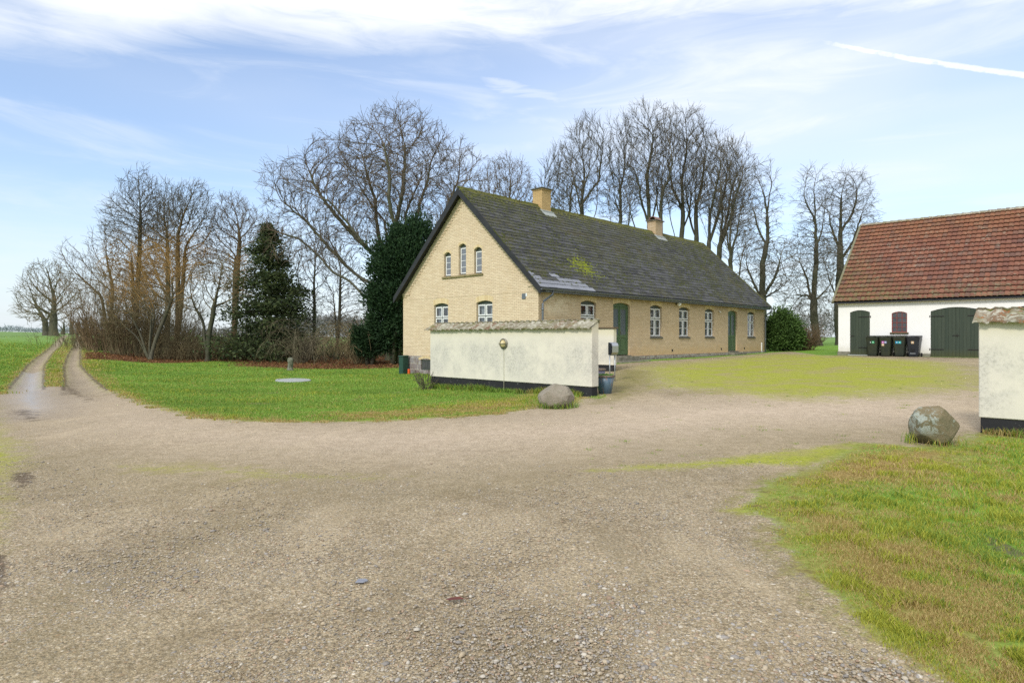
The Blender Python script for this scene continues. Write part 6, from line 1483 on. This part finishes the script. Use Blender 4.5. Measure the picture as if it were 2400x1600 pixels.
bush('dense_shrub', 'drooping brown leafless shrub at the foot of the yew', 848, 42.5, 85, 4.2, .5, 'twig_olive', 76, 'leafless shrubs under the trees', spread=.45, droop=.55, kids=4, klen=.45, r0=.018, segs=8, wob=.08)
bush('dense_shrub', 'small brown leafless shrub against the right side of the laurel', 1886, 44, 110, 1.75, .6, 'twig_brown', 77, 'leafless shrubs under the trees', spread=.5, kids=4, klen=.5, r0=.012)
leafy('yew_bush', 'low dark rounded yew bush under the drooping shrub', 866, 40.5, [(864, 812, 26, 20), (890, 790, 30, 24), (848, 790, 20, 25)], 12000, 'yew', 9, cat='shrub', nclump=120, clump=.2, trunk=2)
tree('cherry_tree', 'thin bare tree between the conifer and the yew, left of the two', 733, 50, [(730, 640, 42, 75), (745, 570, 30, 50), (715, 720, 45, 50)], N=2200, seed=81, seg=.36, kill=.46, up=.1, trunk_to=(733, 680), bark='bark', twig='twig', maxr=.13, group=cop, infl=3.5)
tree('cherry_tree', 'thin bare tree between the conifer and the yew, nearer the yew', 787, 51, [(800, 650, 48, 70), (780, 600, 40, 50), (830, 720, 40, 50), (770, 720, 35, 40)], N=2600, seed=82, seg=.36, kill=.46, up=.1, trunk_to=[(787, 690), (800, 640)], bark='bark', twig='twig', maxr=.15, group=cop, infl=3.5)
tree('cherry_tree', 'slim bare tree seen between the conifer and the beech', 670, 60, [(668, 600, 50, 70), (640, 560, 40, 50)], N=1600, seed=83, seg=.42, kill=.5, up=.1, trunk_to=(668, 700), bark='bark', twig='twig', maxr=.13, group=cop, infl=3.5)

# ---- trees by the track
trk = 'trees along the farm track'
tree('oak_tree', 'bare round crowned oak beside the track, stouter trunk of the pair', 127, 92, [(115, 665, 60, 55), (140, 700, 55, 50), (80, 690, 45, 45), (110, 735, 60, 30)], N=4200, seed=91, seg=.6, kill=.75, infl=6, up=.05, trunk_to=(127, 735), bark='bark', twig='twig_olive', per=3, L=1.1, tip=.024, group=trk, maxr=.55)
tree('oak_tree', 'bare low crowned oak left of the stouter one beside the track', 108, 96, [(90, 720, 48, 34), (70, 725, 36, 28)], N=2000, seed=92, seg=.6, kill=.75, infl=6, up=.05, trunk_to=(106, 755), bark='bark', twig='twig_olive', per=3, L=1.1, tip=.024, group=trk, maxr=.4)
for i, (bx_, D_, hh_, lab) in enumerate([(168, 125, 58, 'first small bare tree of the avenue at the end of the track, near the ruts'), (185, 140, 52, 'second small bare tree of the avenue, directly over the track'), (203, 118, 62, 'small bare tree right of the track before the copse'), (147, 135, 48, 'small bare tree seen right behind the stout oak'), (216, 150, 50, 'small bare tree half hidden by the left end of the copse')]):
    tree('avenue_tree', lab, bx_, D_, [(bx_, 784 - hh_ * .62, 22, hh_ * .42)], N=900, seed=95 + i, seg=.8, kill=1.1, infl=7, up=.1, trunk_to=(bx_, 768), bark='bark_dark', twig='twig_olive', per=3, L=1.3, tip=.035, group=trk, maxr=.35)

# ---- undergrowth and far hedges: nobody could count these
def thicket(name, pts, m, hmin, hmax, label, r=.012, seed=5, kids=2):
    rg = np.random.default_rng(seed); n = len(pts); zz = TZ(pts[:, 0], pts[:, 1]); p0 = np.column_stack([pts, zz - .05]); h = rg.uniform(hmin, hmax, n); d = nrm(np.column_stack([rg.normal(0, .22, (n, 2)), np.ones(n)]))
    P_, Q_, R_ = [p0], [np.full(n, -1)], [np.full(n, r)]; cur = p0; pr = np.arange(n); c = n
    for s in range(3):
        cur = cur + d * (h / 3)[:, None]; P_.append(cur); Q_.append(pr); R_.append(np.full(n, r * (1 - .25 * s))); pr = np.arange(c, c + n); c += n; d = nrm(d + rg.normal(0, .15, d.shape))
        for _ in range(kids):
            e = nrm(d + rg.normal(0, .55, d.shape)); P_.append(cur + e * (h * .3)[:, None]); Q_.append(pr); R_.append(np.full(n, r * .5)); c += n
    pos, par, rad = np.concatenate(P_), np.concatenate(Q_), np.concatenate(R_); o = skel_mesh(name, pos, par, rad, np.ones(len(pos), bool), 3, M[m], None); tag(o, label, 'undergrowth', kind='stuff'); return o
def scatter_line(a, b, n, w, rg):
    t = rg.random(n)[:, None]; return np.array(a) * (1 - t) + np.array(b) * t + rg.normal(0, w, (n, 2))
rg = np.random.default_rng(77)
thicket('undergrowth', np.concatenate([scatter_line(P(215, 56), P(520, 58), 1500, 2.0, rg), scatter_line(P(400, 47), P(520, 47.5), 350, .8, rg)]), 'twig_olive', .6, 1.9, 'tangle of thin brown saplings under the copse', r=.014)
thicket('undergrowth', scatter_line(P(735, 56), P(930, 54), 600, 1.2, rg), 'twig_brown', .35, 1.25, 'tangle of thin brown saplings between conifer and yew', r=.014)
def far_hedge(a, b, n, h, w, label, seed, size=(.35, .8), m='twig_olive'):
    rg = np.random.default_rng(seed); p = scatter_line(a, b, n, w, rg); t = np.hypot(*(p - np.array(a)).T)
    hh = h * (.55 + .35 * np.sin(t * .11) * np.sin(t * .043 + 1) + .25 * rg.random(n)); z = TZ(p[:, 0], p[:, 1]) + hh * rg.random(n) ** .7
    c = np.column_stack([p, z]); d = nrm(rg.normal(0, 1, (n, 3)) + np.array([0, 0, .8])); Vt, Fc = diamonds(c, d, rg.uniform(*size, n), rg.uniform(size[0] * .12, size[1] * .16, n), rg)
    o = np_mesh('distant_hedge', Vt, Fc, M[m], None); tag(o, label, 'hedge', kind='stuff')
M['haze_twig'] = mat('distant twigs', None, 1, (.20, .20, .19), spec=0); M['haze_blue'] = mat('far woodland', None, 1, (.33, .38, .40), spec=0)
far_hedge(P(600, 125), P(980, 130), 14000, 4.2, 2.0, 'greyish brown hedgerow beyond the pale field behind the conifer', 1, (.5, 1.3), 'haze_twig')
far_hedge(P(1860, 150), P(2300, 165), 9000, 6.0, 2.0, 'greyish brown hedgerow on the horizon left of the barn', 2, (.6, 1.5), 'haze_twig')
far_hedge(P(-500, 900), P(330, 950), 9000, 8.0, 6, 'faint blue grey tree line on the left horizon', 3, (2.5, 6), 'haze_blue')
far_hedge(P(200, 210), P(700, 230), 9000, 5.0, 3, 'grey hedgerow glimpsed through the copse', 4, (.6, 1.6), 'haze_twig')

# ================================================================== GRASS, PEBBLES, LEAVES
def tint_fn(g):
    c = attr(g, 'tint').outputs['Color']; g.set(g.b.inputs['Base Color'], c)
    tr = g.n('ShaderNodeBsdfTranslucent', {0: c}); mx = g.n('ShaderNodeMixShader', {0: .3, 1: g.b, 2: tr}); g.set(g.o.inputs[0], mx)
M['blade'] = mat('grass blade', tint_fn, .65, spec=.2)
def peb_fn(g):
    c = attr(g, 'tint').outputs['Color']; n = g.noise(pos(g), 220, 3, .6); g.set(g.b.inputs['Base Color'], g.mix(g.ramp(n, .3, .8, 0, .4), c, (.2, .17, .13)))
M['pebble'] = mat('pebble', peb_fn, .75, spec=.3)
def vnoise(x, y, s, seed=0):
    """cheap smooth value noise"""
    rg = np.random.default_rng(seed); T = rg.random((64, 64)); u = x * s; v = y * s; i = np.floor(u).astype(int); j = np.floor(v).astype(int); fu = u - i; fv = v - j; fu = fu * fu * (3 - 2 * fu); fv = fv * fv * (3 - 2 * fv)
    g_ = lambda a, b: T[a % 64, b % 64]
    return (g_(i, j) * (1 - fu) + g_(i + 1, j) * fu) * (1 - fv) + (g_(i, j + 1) * (1 - fu) + g_(i + 1, j + 1) * fu) * fv
def blades(name, label, x, y, rg, h=(.04, .09), wmin=.0035, wk=.00045, dens=True, hk=1.0, yel=0.0, cl=0.0):
    ms = masks(x, y); n4 = vnoise(x, y, 4.0, 1); n1 = vnoise(x, y, 1.1, 2); nl = vnoise(x, y, .45, 3)
    keep = (ms['grass'] + (n4 - .5) * .8 + rg.normal(0, .10, len(x))) > .52 if dens else np.ones(len(x), bool)
    keep &= (ms['litter'] < .35) | (rg.random(len(x)) < .12); keep &= ~((ms['mud'] > .5) & (rg.random(len(x)) > .25)); keep &= ~((n4 * .7 + n1 * .3 > .80) & (rg.random(len(x)) > .35)) ; keep &= (cl == 0) | (vnoise(x, y, 9.0, 8) + vnoise(x, y, 2.5, 4) * .6 + rg.random(len(x)) * .35 > .52)
    x, y, n4, n1, nl = x[keep], y[keep], n4[keep], n1[keep], nl[keep]; dry = ms['dry'][keep]; gz = ms['grass'][keep]; n = len(x)
    sd_ = np.minimum(sdist(x, y, vergeW) if cl else 1 - gz * 0, 9); sd_ = sd_ + .08; ew = .55
    z = TZ(x, y) + .03 * gz * np.clip(1 - np.hypot(x, y) / 60, 0, 1) - .004; D = np.hypot(x, y)
    hh = rg.uniform(*h, n) * hk * (.55 + .9 * n1) * (1 - .35 * np.clip(dry, 0, 1)) * (.35 + .65 * np.clip(sd_ / ew, 0, 1)); w = np.maximum(wmin, wk * D) * rg.uniform(.7, 1.4, n)
    n8 = vnoise(x, y, 7.0, 5); nt = vnoise(x, y, 3.1, 6); hh = hh * (1 + cl * (np.clip(n8 - .5, 0, 1) * 2.6 - .35)); w = w * (1 + cl * .3 * (n8 > .6))
    a = rg.uniform(0, 2 * math.pi, n); ca, sa = np.cos(a), np.sin(a); l = rg.uniform(.15, 1.0, n) * hh; b = rg.uniform(0, 2 * math.pi, n); lx, ly = np.cos(b) * l, np.sin(b) * l
    p = np.stack([x, y, z], 1); W_ = np.stack([ca * w / 2, sa * w / 2, 0 * w], 1); m1 = p + np.stack([lx * .35, ly * .35, hh * .6], 1); tp = p + np.stack([lx, ly, hh], 1)
    Vt = np.stack([p - W_, p + W_, m1 + W_ * .8, m1 - W_ * .8, tp], 1).reshape(-1, 3); i = (np.arange(n) * 5)[:, None]
    Fc = np.concatenate([i + [0, 1, 2], i + [0, 2, 3], i + [3, 2, 4]], 0)
    dk = np.clip(dry * .95 + (n4 - .5) * .7 + rg.normal(0, .22, n) + (nl - .5) * .3 - cl * (n8 - .5) * 1.1 + cl * (nt - .5) * .7, 0, 1) > .45
    t = rg.random(n)[:, None]; gcol = (np.array([.11, .205, .026]) * (1 - t) + np.array([.29, .42, .085]) * t) * (1 - .10 * yel * 4); gcol = gcol * (.8 + .4 * nl[:, None]); dcol = np.array([.30, .20, .06]) * (1 - t) + np.array([.56, .45, .19]) * t
    ycol = np.array([.26, .29, .03]) * (1 - t) + np.array([.47, .47, .07]) * t; yk = (np.clip(dry, 0, 1) * .6 + n1 * .5 + rg.normal(0, .22, n) + yel) > .55
    col = np.where(dk[:, None], dcol, np.where(yk[:, None], ycol, gcol)); o = np_mesh(name, Vt, Fc, M['blade'], None, attrs={'tint': np.repeat(col, 5, 0)}); tag(o, label, 'grass', kind='stuff')
def screen_scatter(x0, x1, y0, y1, n, rg, bias=1.0):
    px = rg.uniform(x0, x1, n); py = y0 + (y1 - y0) * rg.random(n) ** bias; return GP(px, py)
rg = np.random.default_rng(101)
x, y = screen_scatter(1580, 2520, 1010, 1720, 210000, rg, 1.0); vd = sdist(x, y, vergeW); k = (vd > -.25) & (rg.random(len(x)) < np.clip(.45 + vd * 1.8, .15, 1))
blades('verge_grass', 'patchy green and straw coloured grass on the right-hand verge', x[k], y[k], rg, (.026, .062), .0036, .0007, yel=.23, cl=.85)
x, y = screen_scatter(150, 1420, 842, 1000, 300000, rg, .95); k = (sdist(x, y, driveW) < .25) & (y > 8); w_ = (np.array([x, y]).T - WC) @ np.stack([A2, V2], 1); k &= ~((w_[:, 0] > -6.6) & (w_[:, 0] < .1) & (w_[:, 1] > .0) & (w_[:, 1] < 6)) ; k &= sdist(x, y, rutR) < -.05
blades('lawn_grass', 'short bright green lawn grass left of the cream wall', x[k], y[k], rg, (.030, .065), .006, .0007)
x, y = screen_scatter(-150, 260, 800, 925, 60000, rg, .8); k = (np.maximum(sdist(x, y, rutL), sdist(x, y, rutR)) < -.05)
blades('field_grass', 'short grass beside and between the ruts of the farm track', x[k], y[k], rg, (.04, .09), .01, .0008)
# sparse tufts on the gravel
x0_, y0_ = GP(rg.uniform(1380, 2300, 90), rg.uniform(890, 1110, 90)); k = sdist(x0_, y0_, vergeW) < -.1; x0_, y0_ = x0_[k], y0_[k]
q = np.repeat(np.arange(len(x0_)), 26); sp = rg.uniform(.02, .07, len(x0_))[q]; blades('sparse_weeds', 'scattered small weeds growing through the gravel', x0_[q] + rg.normal(0, 1, len(q)) * sp, y0_[q] + rg.normal(0, 1, len(q)) * sp, rg, (.012, .035), .003, .0005, dens=False, hk=.8, yel=.1)
def ring(px, D, a, b, n): cx_, cy_ = P(px, D); t = rg.uniform(0, 6.283, n); q_ = rg.normal(1, .10, n); return cx_ + np.cos(t) * a * q_, cy_ + np.sin(t) * b * q_
def along(c, u0, u1, v, n): u = rg.uniform(u0, u1, n); w_ = v + rg.normal(0, .035, n); q_ = c + u[:, None] * A2 + w_[:, None] * V2; return q_[:, 0], q_[:, 1]
parts_ = [ring(1303, 14.0, .42, .33, 220), ring(2190, 9.15, .36, .30, 160), along(WC, -6.5, -.3, -.03, 3200), along(WR, .05, 3.5, -.03, 1800), along(HC, 0, 0, 0, 1)]
blades('edge_grass', 'longer unmown grass along the feet of the walls and boulders', np.concatenate([a[0] for a in parts_]), np.concatenate([a[1] for a in parts_]), rg, (.06, .15), .005, .0007, dens=False, hk=1.5)
def pebbles(name, label, x, y, size, rg):
    n = len(x); t = (1 + 5 ** .5) / 2; ico = np.array([(-1, t, 0), (1, t, 0), (-1, -t, 0), (1, -t, 0), (0, -1, t), (0, 1, t), (0, -1, -t), (0, 1, -t), (t, 0, -1), (t, 0, 1), (-t, 0, -1), (-t, 0, 1)]) / 1.902
    fc = np.array([(0, 11, 5), (0, 5, 1), (0, 1, 7), (0, 7, 10), (0, 10, 11), (1, 5, 9), (5, 11, 4), (11, 10, 2), (10, 7, 6), (7, 1, 8), (3, 9, 4), (3, 4, 2), (3, 2, 6), (3, 6, 8), (3, 8, 9), (4, 9, 5), (2, 4, 11), (6, 2, 10), (8, 6, 7), (9, 8, 1)])
    z = TZ(x, y) + .001; a = rg.uniform(0, 6.28, n); s = size[:, None] * np.stack([rg.uniform(.8, 1.5, n), rg.uniform(.6, 1.1, n), rg.uniform(.35, .65, n)], 1)
    v = ico[None] * s[:, None]; v = v * (1 + rg.normal(0, .13, (n, 12, 1))); ca, sa = np.cos(a)[:, None], np.sin(a)[:, None]; vx = v[..., 0] * ca - v[..., 1] * sa; vy = v[..., 0] * sa + v[..., 1] * ca
    Vt = np.stack([vx + x[:, None], vy + y[:, None], v[..., 2] + (z + s[:, 2] * .25)[:, None]], -1).reshape(-1, 3); Fc = (fc[None] + (np.arange(n) * 12)[:, None, None]).reshape(-1, 3)
    pal = np.array([(.50, .41, .28), (.40, .32, .21), (.58, .51, .39), (.31, .28, .25), (.22, .22, .23), (.66, .61, .52), (.42, .26, .16), (.37, .36, .36), (.48, .38, .24), (.36, .28, .18)]); c = (pal[rg.integers(0, len(pal), n)] * .62 + np.array([.37, .31, .235]) * .38) * rg.uniform(.72, 1.08, (n, 1))
    o = np_mesh(name, Vt, Fc, M['pebble'], None, attrs={'tint': np.repeat(c, 12, 0)}, smooth=True); tag(o, label, 'gravel', kind='stuff')
x, y = screen_scatter(-60, 2460, 1080, 1660, 75000, rg, .9); D = np.hypot(x, y); s = np.minimum(np.exp(rg.normal(-5.6, .42, len(x))), .019) * (1 + .05 * D)
k = (sdist(x, y, vergeW) < .25) & ((vnoise(x, y, 1.2, 9) + rg.normal(0, .3, len(x))) > .32); k &= ~((sdist(x, y, vergeW) > 0) & (rg.random(len(x)) > .5))
x2, y2 = screen_scatter(1350, 2250, 1300, 1660, 5200, rg, .9); k2 = (sdist(x2, y2, vergeW) < .12) & (vnoise(x2, y2, 1.9, 12) + rg.normal(0, .2, len(x2)) > .42)
x3, y3 = screen_scatter(900, 1800, 1440, 1680, 420, rg, .6)
s2 = np.minimum(np.exp(rg.normal(-4.75, .32, k2.sum())), .024); s3 = np.minimum(np.exp(rg.normal(-4.75, .35, len(x3))), .022)
x = np.concatenate([x[k], x2[k2], x3]); y = np.concatenate([y[k], y2[k2], y3]); s = np.concatenate([s[k], s2, s3]); k = np.ones(len(x), bool)
pebbles('loose_pebbles', 'loose mixed pebbles lying on the gravel yard in the foreground', x[k], y[k], s[k], rg)
# fallen leaves under the trees
x, y = screen_scatter(200, 960, 826, 866, 30000, rg, 1.0); k = masks(x, y)['litter'] + rg.normal(0, .12, len(x)) > .45; x, y = x[k], y[k]; n = len(x)
c = np.column_stack([x, y, TZ(x, y) + .02]); d = nrm(rg.normal(0, 1, (n, 3)) * np.array([1, 1, .5])); Vt, Fc = diamonds(c, d, rg.uniform(.08, .16, n), rg.uniform(.06, .11, n), rg); t = rg.random((n, 1)); col = np.array([.12, .055, .028]) * (1 - t) + np.array([.28, .14, .06]) * t
o = np_mesh('fallen_leaves', Vt, Fc, M['blade'], None, attrs={'tint': np.repeat(col, 4, 0)}); tag(o, 'reddish brown fallen leaves under the trees', 'leaves', kind='stuff')
# single things lying on the gravel
x, y = [float(v[0]) for v in GP(1065, 1408)]
mb = MB(); mb.face([(-.055, 0, .004), (-.02, -.022, .010), (.03, -.018, .012), (.06, .004, .006), (.03, .020, .014), (-.02, .018, .009)]); mb.tube([(.055, .004, .006), (.085, .014, .010)], .0015, 5)
o = mb.build('dead_leaf', mat('dark red leaf', worn((.12, .035, .03), (.2, .08, .05), 40, .5), .7), None); o.location = (x, y, tz(x, y) + .006); tag(o, 'dark red dead leaf lying on the gravel in the foreground', 'leaf')
x, y = [float(v[0]) for v in GP(847, 1364)]
mb = MB(); mb.prism([(-.04, -.018), (.01, -.026), (.042, -.004), (.028, .024), (-.018, .026)], 0, .008, 'y'); mb.v = [(a, c_, b) for a, b, c_ in mb.v]
o = mb.build('slate_chip', M['slate_new'], None, bevel=.002); o.location = (x, y, tz(x, y) + .006); o.rotation_euler = (.08, .05, .3); tag(o, 'blue grey chip of slate lying on the gravel', 'stone')
bush('withered_plant', 'withered dark stalks at the left end of the cream wall', 1000, 20.4, 26, .72, .14, 'twig_dark', 88, None, cat='plant', spread=.6, kids=2, klen=.4, r0=.006, segs=5)
print('TRIS', sum(len(o.data.polygons) for o in SC.objects if o.type == 'MESH'))
